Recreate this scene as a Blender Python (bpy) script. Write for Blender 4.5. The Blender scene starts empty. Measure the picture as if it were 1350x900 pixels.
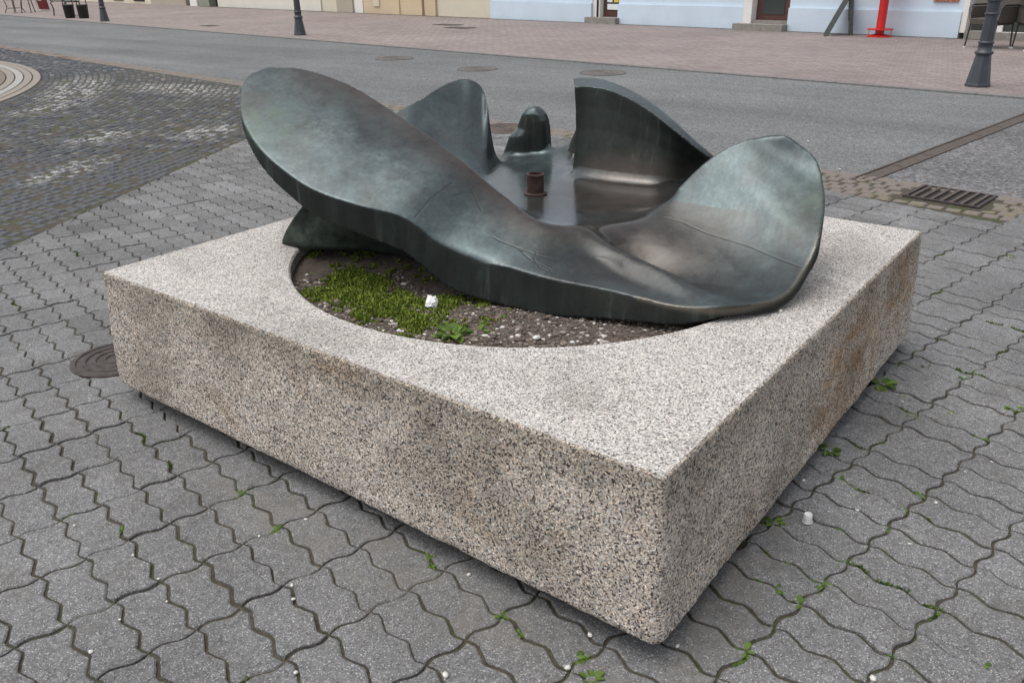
import bpy, bmesh, math, random
import numpy as np
from mathutils import Vector, Matrix, noise

# ---------------------------------------------------------------- camera, sky, sun, exposure
scene = bpy.context.scene
cam_data = bpy.data.cameras.new('camera')
cam_data.sensor_width = 36.0
cam_data.lens = 29.37
cam_data.clip_start = 0.05
cam_data.clip_end = 3000
cam = bpy.data.objects.new('camera', cam_data)
scene.collection.objects.link(cam)
cam.matrix_world = Matrix(((0.60493687, 0.336115, -0.72185739, -1.26410578),
                           (-0.79613233, 0.23823906, -0.55625126, -0.60301817),
                           (-0.01498977, 0.9111909, 0.41171161, 1.38362972),
                           (0, 0, 0, 1)))
scene.camera = cam

SUN_ELEV, SUN_AZ = math.radians(70), math.radians(140)      # azimuth of the sun, counter-clockwise from +x
world = bpy.data.worlds.new('World'); scene.world = world; world.use_nodes = True
wn = world.node_tree.nodes; wl = world.node_tree.links
sky = wn.new('ShaderNodeTexSky'); sky.sky_type = 'NISHITA'; sky.sun_disc = False
sky.sun_elevation = SUN_ELEV; sky.sun_rotation = math.pi/2 - SUN_AZ
sky.air_density = 1.0; sky.dust_density = 4.0; sky.ozone_density = 1.0
hs = wn.new('ShaderNodeHueSaturation'); hs.inputs['Saturation'].default_value = 0.22
wl.new(sky.outputs[0], hs.inputs['Color']); wl.new(hs.outputs[0], wn['Background'].inputs[0])
wn['Background'].inputs[1].default_value = 0.15
sun_data = bpy.data.lights.new('sun', 'SUN'); sun_data.energy = 0.75; sun_data.angle = math.radians(60)
sun_data.color = (1.0, 0.96, 0.9)
sun = bpy.data.objects.new('sun', sun_data); scene.collection.objects.link(sun)
sun.rotation_euler = (math.pi/2 - SUN_ELEV, 0, SUN_AZ + math.pi/2)
sun.location = (0, 0, 30)
scene.view_settings.view_transform = 'Standard'; scene.view_settings.look = 'None'
scene.view_settings.gamma = 1.0; scene.view_settings.use_curve_mapping = False
scene.view_settings.exposure = 0.54
# ---------------------------------------------------------------- helpers
COL = scene.collection
rnd = random.Random(7)
def tag(o, label=None, cat=None, group=None, kind=None):
    if label: o['label'] = label
    if cat: o['category'] = cat
    if group: o['group'] = group
    if kind: o['kind'] = kind
    return o
def link(o, parent=None):
    COL.objects.link(o)
    if parent: o.parent = parent
    return o
def empty(name, loc=(0, 0, 0), rz=0.0):
    o = bpy.data.objects.new(name, None); o.empty_display_size = .1; o.location = loc; o.rotation_euler = (0, 0, rz); COL.objects.link(o); return o
def mesh(name, V, F, mat=None, smooth=False):
    me = bpy.data.meshes.new(name); me.from_pydata([tuple(map(float, v)) for v in V], [], F); me.update()
    if mat: me.materials.append(mat)
    if smooth: me.polygons.foreach_set('use_smooth', [True]*len(me.polygons))
    return me
def obj(name, V, F, mat=None, parent=None, smooth=False):
    return link(bpy.data.objects.new(name, mesh(name, V, F, mat, smooth)), parent)
class MB:
    """collects simple solids for ONE mesh"""
    def __init__(s): s.V, s.F = [], []
    def add(s, V, F):
        o = len(s.V); s.V += [tuple(v) for v in V]; s.F += [tuple(o+i for i in f) for f in F]; return s
    def box(s, x0, x1, y0, y1, z0, z1, rz=0.0, c=(0, 0), ch=0.0):
        if ch:                              # chamfered top and bottom rims
            V = []
            for z, i in ((z0, ch), (z0+ch, 0), (z1-ch, 0), (z1, ch)):
                V += [(x0+i, y0+i, z), (x1-i, y0+i, z), (x1-i, y1-i, z), (x0+i, y1-i, z)]
            F = [(3, 2, 1, 0), (12, 13, 14, 15)]
            for k in range(3):
                for i in range(4): F.append((4*k+i, 4*k+(i+1) % 4, 4*k+4+(i+1) % 4, 4*k+4+i))
        else:
            V = [(x, y, z) for z in (z0, z1) for x, y in ((x0, y0), (x1, y0), (x1, y1), (x0, y1))]
            F = [(3, 2, 1, 0), (4, 5, 6, 7), (0, 1, 5, 4), (1, 2, 6, 5), (2, 3, 7, 6), (3, 0, 4, 7)]
        if rz: V = [(c[0]+(x-c[0])*math.cos(rz)-(y-c[1])*math.sin(rz), c[1]+(x-c[0])*math.sin(rz)+(y-c[1])*math.cos(rz), z) for x, y, z in V]
        return s.add(V, F)
    def tube(s, pts, r, n=8, cap=True):
        pts = [Vector(p) for p in pts]; V, F = [], []
        for i, p in enumerate(pts):
            d = (pts[min(i+1, len(pts)-1)]-pts[max(i-1, 0)]).normalized()
            a = d.cross(Vector((0, 0, 1)) if abs(d.z) < .9 else Vector((1, 0, 0))).normalized(); b = d.cross(a)
            rr = r[i] if isinstance(r, (list, tuple)) else r
            V += [p+(a*math.cos(2*math.pi*k/n)+b*math.sin(2*math.pi*k/n))*rr for k in range(n)]
        for i in range(len(pts)-1):
            for k in range(n): F.append((i*n+k, i*n+(k+1) % n, (i+1)*n+(k+1) % n, (i+1)*n+k))
        if cap: F += [tuple(range(n)), tuple((len(pts)-1)*n+k for k in reversed(range(n)))]
        return s.add(V, F)
    def lathe(s, prof, n=24, c=(0, 0, 0), phase=0.0):
        V, F = [], []
        for r, z in prof: V += [(c[0]+r*math.cos(phase+2*math.pi*k/n), c[1]+r*math.sin(phase+2*math.pi*k/n), c[2]+z) for k in range(n)]
        for i in range(len(prof)-1):
            for k in range(n): F.append((i*n+k, i*n+(k+1) % n, (i+1)*n+(k+1) % n, (i+1)*n+k))
        F += [tuple(reversed(range(n))), tuple((len(prof)-1)*n+k for k in range(n))]
        return s.add(V, F)
    def quadbar(s, p0, p1, w, d, up=(0, 0, 1)):
        """rectangular bar from p0 to p1, w across, d deep"""
        p0, p1 = Vector(p0), Vector(p1); t = (p1-p0).normalized(); a = t.cross(Vector(up))
        a = a.normalized() if a.length > 1e-4 else Vector((1, 0, 0)); b = t.cross(a)
        V = [p+a*(w/2*i)+b*(d/2*j) for p in (p0, p1) for i, j in ((-1, -1), (1, -1), (1, 1), (-1, 1))]
        return s.add(V, [(3, 2, 1, 0), (4, 5, 6, 7), (0, 1, 5, 4), (1, 2, 6, 5), (2, 3, 7, 6), (3, 0, 4, 7)])
    def obj(s, name, mat=None, parent=None, smooth=False): return obj(name, s.V, s.F, mat, parent, smooth)
# the street runs along ST_D; (s, n) are metres along it and across it from the near edge of the asphalt
ST_O = Vector((4.75, 0)); ST_D = Vector((.114, .9935)).normalized(); ST_N = Vector((ST_D.y, -ST_D.x)); ST_R = math.atan2(ST_D.y, ST_D.x)-math.pi/2
def st(s, n, z=0.0):
    p = ST_O+ST_D*s+ST_N*n; return (p.x, p.y, z)
def stbox(b, s0, s1, n0, n1, z0, z1):
    V = [st(s, n, z) for z in (z0, z1) for s, n in ((s0, n0), (s0, n1), (s1, n1), (s1, n0))]
    return b.add(V, [(0, 1, 2, 3)[::-1], (4, 5, 6, 7), (0, 1, 5, 4), (1, 2, 6, 5), (2, 3, 7, 6), (3, 0, 4, 7)])

# ---------------------------------------------------------------- materials
class NT:
    def __init__(s, name, **bs):
        s.m = bpy.data.materials.new(name); s.m.use_nodes = True; s.t = s.m.node_tree; s.b = s.t.nodes['Principled BSDF']
        for k, v in bs.items(): s.put(s.b, k.replace('_', ' '), v)
    def put(s, n, k, v):
        sock = n.inputs[k]
        if isinstance(v, bpy.types.NodeSocket): s.t.links.new(v, sock)
        elif isinstance(v, (tuple, list)) and len(v) == 3 and sock.type == 'RGBA': sock.default_value = (*v, 1)
        else: sock.default_value = v
    def n(s, typ, ins=None, **attrs):
        n = s.t.nodes.new('ShaderNode'+typ)
        for k, v in attrs.items(): setattr(n, k, v)
        for k, v in (ins or {}).items(): s.put(n, k, v)
        return n
    def pos(s): return s.n('NewGeometry').outputs['Position']
    def island(s): return s.n('NewGeometry').outputs['Random Per Island']
    def noise(s, scale, detail=4, rough=.55, vec=None, dist=0.0):
        return s.n('TexNoise', {'Vector': vec or s.pos(), 'Scale': scale, 'Detail': detail, 'Roughness': rough, 'Distortion': dist}).outputs['Fac']
    def voro(s, scale, out='Color', vec=None, feature='F1', rand=1.0):
        return s.n('TexVoronoi', {'Vector': vec or s.pos(), 'Scale': scale, 'Randomness': rand}, feature=feature).outputs[out]
    def ramp(s, fac, stops, interp='LINEAR'):
        n = s.n('ValToRGB', {'Fac': fac}); r = n.color_ramp; r.interpolation = interp
        while len(r.elements) < len(stops): r.elements.new(.5)
        for e, (p, c) in zip(r.elements, stops):
            e.position = p; e.color = (*c, 1) if isinstance(c, (tuple, list)) else (c, c, c, 1)
        return n.outputs['Color']
    def mix(s, fac, a, b, mode='MIX'):
        n = s.n('Mix', data_type='RGBA', blend_type=mode); s.put(n, 0, fac)
        for i, v in ((6, a), (7, b)):
            if isinstance(v, bpy.types.NodeSocket): s.t.links.new(v, n.inputs[i])
            else: n.inputs[i].default_value = (*v, 1) if isinstance(v, (tuple, list)) else (v, v, v, 1)
        return n.outputs[2]
    def math(s, op, a, b=0.0, clamp=False):
        n = s.n('Math', operation=op, use_clamp=clamp); s.put(n, 0, a); s.put(n, 1, b); return n.outputs[0]
    def bump(s, h, strength=.3, dist=.005, normal=None):
        n = s.n('Bump', {'Height': h, 'Strength': strength, 'Distance': dist})
        if normal: s.put(n, 'Normal', normal)
        return n.outputs[0]
    def set(s, **k):
        for a, v in k.items(): s.put(s.b, a.replace('_', ' '), v)
        return s.m
    def sep(s, v): return s.n('SeparateXYZ', {0: v}).outputs
    def attr(s, name): return s.n('Attribute', attribute_name=name).outputs['Fac']
    def ball(s, c, r):
        mp = s.n('Mapping', {'Vector': s.pos()}, vector_type='TEXTURE'); mp.inputs['Location'].default_value = c; mp.inputs['Scale'].default_value = r
        return s.n('TexGradient', {0: mp.outputs[0]}, gradient_type='SPHERICAL').outputs['Fac']
    def spot(s, cx, cy, rx, ry, rot=0.0):
        """1 inside an ellipse on the ground, fading out to 0 at its edge"""
        mp = s.n('Mapping', {'Vector': s.pos()}, vector_type='TEXTURE'); mp.inputs['Location'].default_value = (cx, cy, 0)
        mp.inputs['Rotation'].default_value = (0, 0, rot); mp.inputs['Scale'].default_value = (rx, ry, 1e3)
        return s.n('TexGradient', {0: mp.outputs[0]}, gradient_type='SPHERICAL').outputs['Fac']
def plain(name, col, rough=.6, metal=0.0, var=.12, scale=12, bump=0.0):
    m = NT(name, Roughness=rough, Metallic=metal)
    d = tuple(c*(1-var) for c in col); l = tuple(min(1, c*(1+var)) for c in col)
    m.set(Base_Color=m.ramp(m.noise(scale), [(.3, d), (.7, l)]))
    if bump: m.set(Normal=m.bump(m.noise(scale*6), bump))
    return m.m

def granite(name, light, dark_amt, rough_bump, stain, fine):
    m = NT(name, Roughness=.75); m.put(m.b, 'Specular IOR Level', .35)
    nz = m.n('TexNoise', {'Vector': m.pos(), 'Scale': 140, 'Detail': 2}).outputs['Color']
    warp = m.n('VectorMath', {0: m.pos(), 1: m.n('VectorMath', {0: nz, 1: (.003, .003, .003)}, operation='MULTIPLY').outputs[0]}, operation='ADD').outputs[0]
    v1 = m.sep(m.voro(fine, vec=warp)); v2 = m.sep(m.voro(fine*2.1, vec=warp))
    g = m.ramp(v1[0], [(0, (.04, .04, .045)), (.13*dark_amt, (.08, .08, .085)), (.22*dark_amt, (.24, .235, .23)), (.42*dark_amt, (.38, .37, .36)), (.62, (.48, .455, .435)), (.84, (.60, .55, .51)), (1, (.78, .77, .75))])
    f = m.ramp(v2[1], [(0, .30), (.16, .60), (.34, .94), (1, 1.12)])
    c = m.mix(1.0, g, f, 'MULTIPLY'); c = m.mix(1.0, c, light, 'MULTIPLY')
    c = m.mix(m.ramp(v1[2], [(.45, 0), (.75, .55 if stain else .3)]), c, m.mix(1.0, c, (1.08, .93, .82), 'MULTIPLY'))
    bio = m.ramp(m.voro(fine*.62, 'Distance', vec=warp), [(.10, .0), (.16, 1)]); pick = m.ramp(m.sep(m.voro(fine*.62, vec=warp))[2], [(.66, 0), (.70, .7)], 'LINEAR')
    c = m.mix(m.math('MULTIPLY', pick, m.math('SUBTRACT', 1.0, bio)), c, (.045, .045, .05))
    wht = m.ramp(m.sep(m.voro(fine*.8, vec=warp))[1], [(.80, 0), (.86, .6)]); c = m.mix(wht, c, (.70, .68, .66))
    if stain:
        s1 = m.ramp(m.noise(2.6, 6, .68), [(.47, 0), (.66, .6)])
        c = m.mix(s1, c, m.mix(1.0, c, (.42, .41, .37), 'MULTIPLY'))
        s2 = m.ramp(m.noise(3.4, 5, .65, dist=.6), [(.60, 0), (.75, .55)])
        c = m.mix(s2, c, m.mix(1.0, c, (.62, .46, .30), 'MULTIPLY'))
        s4 = m.math('MULTIPLY', m.ramp(m.math('MAXIMUM', m.ball((1.22, -.02, .22), (.45, .2, .24)), m.ball((1.75, -.02, .32), (.25, .2, .2))), [(.0, 0), (.5, 1)]), m.ramp(m.noise(11, 5, .7), [(.38, 0), (.62, .9)]))
        c = m.mix(s4, c, m.mix(1.0, c, (.72, .50, .30), 'MULTIPLY'))
        # damp, lichened band on the upper part of the split faces, broken up by noise
        z = m.sep(m.pos())[2]; e = m.math('ADD', z, m.math('MULTIPLY', m.math('SUBTRACT', m.noise(5, 5, .7), .5), .30))
        s3 = m.ramp(e, [(.33, 0), (.43, .5)])
        c = m.mix(s3, c, m.mix(1.0, c, (.56, .55, .50), 'MULTIPLY'))
    else:
        s1 = m.ramp(m.noise(3.0, 6, .62, dist=.4), [(.50, 0), (.68, .65)])
        c = m.mix(s1, c, m.mix(1.0, c, (.60, .585, .57), 'MULTIPLY'))
        s2 = m.ramp(m.noise(21, 3, .6), [(.68, 0), (.74, .6)]); c = m.mix(s2, c, m.mix(1.0, c, (.55, .55, .55), 'MULTIPLY'))
    h = m.math('ADD', v1[1], m.math('ADD', m.math('MULTIPLY', m.noise(60, 5, .7), 2.0), m.math('MULTIPLY', m.noise(170, 3, .7), 1.2)))
    m.set(Base_Color=c, Normal=m.bump(h, rough_bump, .006 if stain else .0015))
    return m.m
GRANITE_TOP = granite('granite_sawn', (.93, .93, .915), .75, .3, False, 330)
GRANITE_SIDE = granite('granite_split', (1.36, 1.28, 1.17), 1.05, .9, True, 235)

def paver_mat(name, base, moss=0.0):
    m = NT(name, Roughness=.85); m.put(m.b, 'Specular IOR Level', .3)
    sp = m.sep(m.voro(260)); sp2 = m.sep(m.voro(400))
    c = m.ramp(m.noise(38, 5, .7), [(.25, tuple(b*.66 for b in base)), (.75, tuple(b*1.26 for b in base))])
    c = m.mix(1.0, c, m.ramp(m.noise(210, 3, .75), [(.32, .62), (.68, 1.42)]), 'MULTIPLY')
    c = m.mix(m.ramp(sp[0], [(.0, .7), (.16, 0)]), c, tuple(b*.30 for b in base))
    c = m.mix(m.ramp(sp2[1], [(.88, 0), (.97, .75)]), c, (.44, .44, .43))
    tone = m.math('ADD', .78, m.math('MULTIPLY', m.island(), .44))
    c = m.mix(1.0, c, m.n('CombineColor', {0: tone, 1: tone, 2: tone}).outputs[0], 'MULTIPLY')
    big = m.ramp(m.noise(1.7, 5, .6), [(.32, .74), (.7, 1.18)]); c = m.mix(1.0, c, big, 'MULTIPLY')
    dirt = m.ramp(m.noise(6, 6, .72), [(.54, 0), (.74, .7)]); c = m.mix(dirt, c, tuple(b*f for b, f in zip(base, (.62, .56, .47))))
    if name == 'paver_concrete':            # mortar dust trodden out along the left face of the block
        du = m.math('MULTIPLY', m.ramp(m.math('MAXIMUM', m.spot(-.12, .75, .13, .85, .05), m.spot(.30, -.06, .5, .09, .1)), [(.0, 0), (.4, 1)]), m.ramp(m.noise(9, 5, .65), [(.40, 0), (.60, .8)]))
        c = m.mix(m.math('MULTIPLY', du, .55), c, (.165, .150, .130))
    blot = m.ramp(m.noise(24, 2, .5), [(.73, 0), (.755, .6)]); c = m.mix(blot, c, tuple(b*.35 for b in base))
    m.set(Base_Color=c, Normal=m.bump(m.math('ADD', sp[2], m.math('ADD', m.noise(120, 3, .7), m.math('MULTIPLY', m.noise(22, 3, .6), 2.5))), .5, .003))
    return m.m
PAVER = paver_mat('paver_concrete', (.145, .145, .147))

def joint_mat():
    m = NT('joint_sand', Roughness=.95)
    c = m.ramp(m.noise(60, 4, .7), [(.3, (.026, .021, .014)), (.7, (.082, .068, .047))])
    mo = m.ramp(m.noise(5.5, 4, .65), [(.50, 0), (.62, .75)])
    c = m.mix(mo, c, m.ramp(m.noise(90, 3), [(.3, (.020, .030, .008)), (.7, (.055, .075, .018))]))
    m.set(Base_Color=c, Normal=m.bump(m.noise(150, 4, .7), .8, .004)); return m.m
JOINT = joint_mat()

def sett_mat():
    m = NT('basalt_sett', Roughness=.8)
    i = m.island()
    c = m.ramp(i, [(0, (.030, .033, .042)), (.5, (.055, .059, .070)), (.85, (.082, .086, .096)), (1, (.15, .15, .15))])
    c = m.mix(1.0, c, m.ramp(m.noise(45, 5, .7), [(.3, .65), (.72, 1.45)]), 'MULTIPLY')
    mo = m.math('MULTIPLY', m.ramp(m.noise(.9, 5, .65), [(.46, 0), (.64, 1)]), m.ramp(m.noise(14, 4, .7), [(.42, 0), (.62, .8)]))
    c = m.mix(m.math('MULTIPLY', mo, .5), c, (.080, .085, .045))
    # lime and droppings: a few pale patches of their own shape
    sp = None
    for a in ((1.75, 5.95, .60, .24, .45), (.75, 7.0, .95, .48, .4), (2.6, 7.05, .45, .3, .3), (4.2, 10.6, 1.9, .5, 1.0), (4.9, 9.4, .5, 1.3, .1), (3.2, 9.3, .7, .3, .4), (3.3, 6.5, .5, .3, .5)):
        q = m.spot(*a); sp = q if sp is None else m.math('MAXIMUM', sp, q)
    w = m.math('MULTIPLY', m.ramp(sp, [(.0, 0), (.55, 1)]), m.ramp(m.noise(8, 6, .75), [(.46, 0), (.60, .9)]))
    c = m.mix(w, c, (.44, .435, .42))
    cr = m.ramp(m.noise(17, 3, .8), [(.72, 0), (.76, .7)]); c = m.mix(cr, c, (.36, .35, .32))
    m.set(Base_Color=c, Normal=m.bump(m.noise(70, 4, .7), .6, .004)); return m.m
SETT = sett_mat()
SETT_JOINT = plain('sett_joint', (.030, .029, .025), .95, 0, .5, 9)

def brick_mat(name, cols, moss=.5):
    m = NT(name, Roughness=.85)
    c = m.ramp(m.island(), [(i/(len(cols)-1), k) for i, k in enumerate(cols)])
    c = m.mix(1.0, c, m.ramp(m.noise(50, 5, .7), [(.3, .7), (.7, 1.25)]), 'MULTIPLY')
    mo = m.math('MULTIPLY', m.ramp(m.noise(1.3, 4, .6), [(.45, 0), (.62, 1)]), m.ramp(m.noise(22, 4, .7), [(.45, 0), (.6, moss)]))
    c = m.mix(mo, c, (.15, .14, .045))
    m.set(Base_Color=c, Normal=m.bump(m.noise(90, 4, .7), .5, .003)); return m.m
BRICK = brick_mat('edging_brick', [(.115, .082, .074), (.16, .115, .10), (.16, .14, .13), (.20, .155, .13)], .8)
RING_TAN = brick_mat('ring_stone_tan', [(.19, .168, .145), (.23, .20, .17), (.21, .182, .16)], .15)
RING_PALE = brick_mat('ring_stone_pale', [(.25, .245, .235), (.30, .295, .28), (.27, .265, .255)], .15)
RING_DARK = brick_mat('ring_stone_brown', [(.12, .09, .07), (.15, .11, .09), (.17, .13, .10)], .15)

def asphalt(name, base, coarse):
    m = NT(name, Roughness=.9); m.put(m.b, 'Specular IOR Level', .25)
    v = m.sep(m.voro(coarse)); v2 = m.sep(m.voro(coarse*.45))
    c = m.ramp(v[0], [(0, tuple(b*.5 for b in base)), (.35, tuple(b*.88 for b in base)), (.8, tuple(b*1.16 for b in base)), (1, tuple(b*1.7 for b in base))])
    c = m.mix(1.0, c, m.ramp(v2[1], [(0, .72), (1, 1.22)]), 'MULTIPLY')
    # wheel-worn lanes and weathering run with the street
    mp = m.n('Mapping', {'Vector': m.pos()}); mp.inputs['Rotation'].default_value = (0, 0, -ST_R); mp.inputs['Scale'].default_value = (1.1, .12, 1)
    c = m.mix(1.0, c, m.ramp(m.noise(1.0, 5, .6, vec=mp.outputs[0]), [(.3, .78), (.7, 1.15)]), 'MULTIPLY')
    c = m.mix(1.0, c, m.ramp(m.noise(.55, 5, .65), [(.3, .86), (.7, 1.1)]), 'MULTIPLY')
    m.set(Base_Color=c, Normal=m.bump(v[1], .5, .004)); return m.m
ASPHALT = asphalt('asphalt_worn', (.150, .155, .157), 130)
ASPHALT_DARK = asphalt('asphalt_coarse', (.135, .133, .136), 70)

def street_brick():
    m = NT('street_brick', Roughness=.88)
    mp = m.n('Mapping', {'Vector': m.pos()}); mp.inputs['Rotation'].default_value = (0, 0, -ST_R+math.pi/2)
    b = m.n('TexBrick', {'Vector': mp.outputs[0], 'Scale': 1.0, 'Mortar Size': .006, 'Mortar Smooth': .3, 'Brick Width': .21, 'Row Height': .105, 'Bias': 0.0,
                         'Color1': (.205, .166, .155), 'Color2': (.262, .218, .206), 'Mortar': (.10, .084, .078)})
    c = b.outputs['Color']
    c = m.mix(1.0, c, m.ramp(m.noise(.45, 5, .6), [(.3, .80), (.7, 1.14)]), 'MULTIPLY')
    c = m.mix(1.0, c, m.ramp(m.noise(9, 5, .7), [(.3, .82), (.7, 1.18)]), 'MULTIPLY')
    g = m.ramp(m.noise(1.1, 5, .65), [(.50, 0), (.68, .55)]); c = m.mix(g, c, (.20, .175, .165))
    m.set(Base_Color=c, Normal=m.bump(b.outputs['Fac'], .5, -.004)); return m.m
STREET_BRICK = street_brick()

def bronze_mat():
    m = NT('bronze_patina')
    a, b2, c3 = m.noise(2.6, 6, .58, dist=.6), m.noise(13, 6, .7), m.noise(70, 4, .75)
    c = m.ramp(a, [(.26, (.026, .030, .032)), (.42, (.046, .059, .062)), (.56, (.070, .094, .098)), (.74, (.106, .138, .140))])
    c = m.mix(m.ramp(m.noise(3.7, 5, .6, dist=.8), [(.46, 0), (.64, .45)]), c, (.058, .053, .049))
    fs = m.n('Mapping', {'Vector': m.pos()}); fs.inputs['Rotation'].default_value = (.3, .5, .9); fs.inputs['Scale'].default_value = (30, 75, 45)
    c = m.mix(1.0, c, m.ramp(m.noise(1.0, 5, .7, vec=fs.outputs[0]), [(.32, .88), (.66, 1.13)]), 'MULTIPLY')
    c = m.mix(1.0, c, m.ramp(b2, [(.3, .84), (.7, 1.14)]), 'MULTIPLY')
    c = m.mix(1.0, c, m.ramp(c3, [(.3, .84), (.7, 1.16)]), 'MULTIPLY')
    # steep and down-facing surfaces turn near black, with runs of verdigris over it
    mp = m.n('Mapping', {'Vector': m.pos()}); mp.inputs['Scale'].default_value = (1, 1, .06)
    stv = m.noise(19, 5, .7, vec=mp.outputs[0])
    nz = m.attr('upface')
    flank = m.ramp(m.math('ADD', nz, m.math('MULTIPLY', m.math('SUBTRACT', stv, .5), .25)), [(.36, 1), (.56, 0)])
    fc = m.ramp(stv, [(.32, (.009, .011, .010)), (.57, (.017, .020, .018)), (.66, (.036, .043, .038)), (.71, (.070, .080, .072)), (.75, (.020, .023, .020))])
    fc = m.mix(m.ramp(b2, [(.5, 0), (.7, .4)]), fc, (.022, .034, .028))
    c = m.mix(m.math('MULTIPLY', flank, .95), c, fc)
    gr = m.math('MULTIPLY', m.attr('verdigris'), m.ramp(m.noise(20, 6, .75), [(.40, .05), (.65, .75)])); c = m.mix(gr, c, (.072, .098, .074))
    pl = m.math('MULTIPLY', m.attr('bloom'), m.ramp(m.noise(26, 6, .75), [(.46, 0), (.72, .55)])); c = m.mix(pl, c, (.16, .195, .19))
    br = m.math('MULTIPLY', m.attr('brown_tint'), m.ramp(a, [(.3, .6), (.65, 1)])); c = m.mix(br, c, m.ramp(b2, [(.3, (.034, .026, .022)), (.7, (.080, .062, .052))]))
    sc = m.ramp(m.voro(30, 'Distance'), [(.04, .5), (.09, 0)]); c = m.mix(m.math('MULTIPLY', sc, m.ramp(m.noise(2.3), [(.56, 0), (.62, 1)])), c, (.03, .035, .03))
    c = m.mix(m.math('MULTIPLY', m.attr('seam'), m.ramp(b2, [(.3, .35), (.6, .9)])), c, (.030, .032, .030))
    c = m.mix(m.attr('rub'), c, (.17, .145, .11))          # rim worn bare by hands
    wet = m.attr('wet')
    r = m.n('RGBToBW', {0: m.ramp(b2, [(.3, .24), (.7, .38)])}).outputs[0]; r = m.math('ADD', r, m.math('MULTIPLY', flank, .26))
    r = m.mix(wet, r, m.ramp(b2, [(.3, .12), (.7, .26)]))
    h = m.math('SUBTRACT', m.math('ADD', m.math('MULTIPLY', m.noise(9, 3, .5), 1.0), m.math('MULTIPLY', c3, .10)), m.math('MULTIPLY', m.attr('seam'), .35))
    bs = m.math('SUBTRACT', .20, m.math('MULTIPLY', wet, .15))
    bp = m.n('Bump', {'Height': h, 'Distance': .012, 'Strength': bs}).outputs[0]
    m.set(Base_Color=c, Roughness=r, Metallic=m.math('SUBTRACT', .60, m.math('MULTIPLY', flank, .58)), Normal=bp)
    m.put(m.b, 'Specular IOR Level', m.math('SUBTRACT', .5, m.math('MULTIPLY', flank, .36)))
    m.put(m.b, 'Coat Weight', m.math('MULTIPLY', wet, .3)); m.put(m.b, 'Coat Roughness', .15)
    return m.m
BRONZE = bronze_mat()
RUST = plain('rusty_pipe', (.050, .026, .020), .6, .3, .5, 40, .4)
IRON = plain('cast_iron', (.060, .048, .045), .6, .4, .35, 30, .3)
RUST_IRON = plain('rusted_channel', (.085, .066, .056), .75, .2, .3, 25, .4)
POST = plain('post_paint', (.040, .048, .058), .45, .0, .15, 8)
BLACK = plain('black_iron', (.012, .012, .013), .5, .2, .2)
BLACK_BIN = plain('black_plastic', (.010, .010, .011), .45)
RED = plain('red_paint', (.55, .018, .015), .35, 0, .1)
WOOD = plain('grey_weathered_wood', (.075, .080, .078), .8, 0, .3, 25)
WICKER = plain('brown_wicker', (.070, .058, .050), .8, 0, .4, 90, .5)
STEEL = plain('chair_leg_steel', (.05, .045, .042), .4, .6, .1)
WHITE_PLASTIC = plain('white_plastic', (.66, .66, .65), .5, 0, .12, 60)
def render_wall(name, col):
    m = NT(name, Roughness=.85)
    c = m.ramp(m.noise(1.2, 6, .65), [(.3, tuple(k*.88 for k in col)), (.7, col)])
    c = m.mix(m.ramp(m.noise(4, 5, .7), [(.6, 0), (.75, .25)]), c, tuple(k*.6 for k in col))
    m.set(Base_Color=c, Normal=m.bump(m.noise(60, 4, .7), .2, .004)); return m.m
BLUE_WALL = render_wall('pale_blue_render', (.60, .70, .80))
WHITE_WALL = render_wall('off_white_render', (.72, .69, .61))
TAN_WALL = render_wall('tan_render', (.62, .50, .34))
CREAM_WALL = render_wall('cream_render', (.66, .60, .48))
BEIGE_WALL = render_wall('beige_stone', (.42, .37, .30))
TRIM = render_wall('white_trim', (.78, .76, .72))
STEP = plain('doorstep_stone', (.24, .225, .20), .85, 0, .2, 10, .3)
BROWN_DOOR = plain('brown_door_paint', (.085, .032, .026), .4, 0, .15)
DARK_IN = plain('dark_interior', (.012, .011, .010), .8)  # near-black colour stands in for the shade inside openings
PAPER = plain('notice_paper', (.72, .74, .76), .7, 0, .05)
YELLOW = plain('yellow_notice', (.70, .50, .05), .6, 0, .05)
GREENISH = plain('grey_green_paint', (.26, .27, .22), .7)
GLASS = NT('door_glass', Roughness=.08, Base_Color=(.045, .055, .052)).m
GLASS.node_tree.nodes['Principled BSDF'].inputs['Specular IOR Level'].default_value = .5
def leafmat(name, a, b):
    m = NT(name, Roughness=.75); m.put(m.b, 'Specular IOR Level', .2); m.set(Base_Color=m.ramp(m.island(), [(0, a), (1, b)]))
    m.put(m.b, 'Subsurface Weight', .08); m.put(m.b, 'Subsurface Radius', (.01, .02, .005)); return m.m
LEAF = leafmat('weed_leaf', (.045, .078, .014), (.11, .175, .034))
MOSS = leafmat('moss', (.060, .088, .012), (.20, .26, .036))
def soil_mat():
    m = NT('bed_soil', Roughness=.95)
    c = m.ramp(m.noise(28, 6, .7), [(.3, (.055, .043, .034)), (.7, (.155, .125, .102))])
    m.set(Base_Color=c, Normal=m.bump(m.noise(60, 5, .75), 1.0, .012)); return m.m
SOIL = soil_mat()
def stone_mat(name, stops):
    m = NT(name, Roughness=.8); m.set(Base_Color=m.mix(1.0, m.ramp(m.island(), stops), m.ramp(m.noise(80), [(.3, .8), (.7, 1.15)]), 'MULTIPLY')); return m.m
GRAVEL = stone_mat('bed_gravel', [(0, (.05, .038, .030)), (.6, (.115, .088, .07)), (.86, (.19, .155, .13)), (.95, (.33, .30, .27)), (1, (.58, .56, .53))])
PEBBLE = stone_mat('white_pebble', [(0, (.46, .44, .40)), (1, (.66, .65, .62))])
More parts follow.
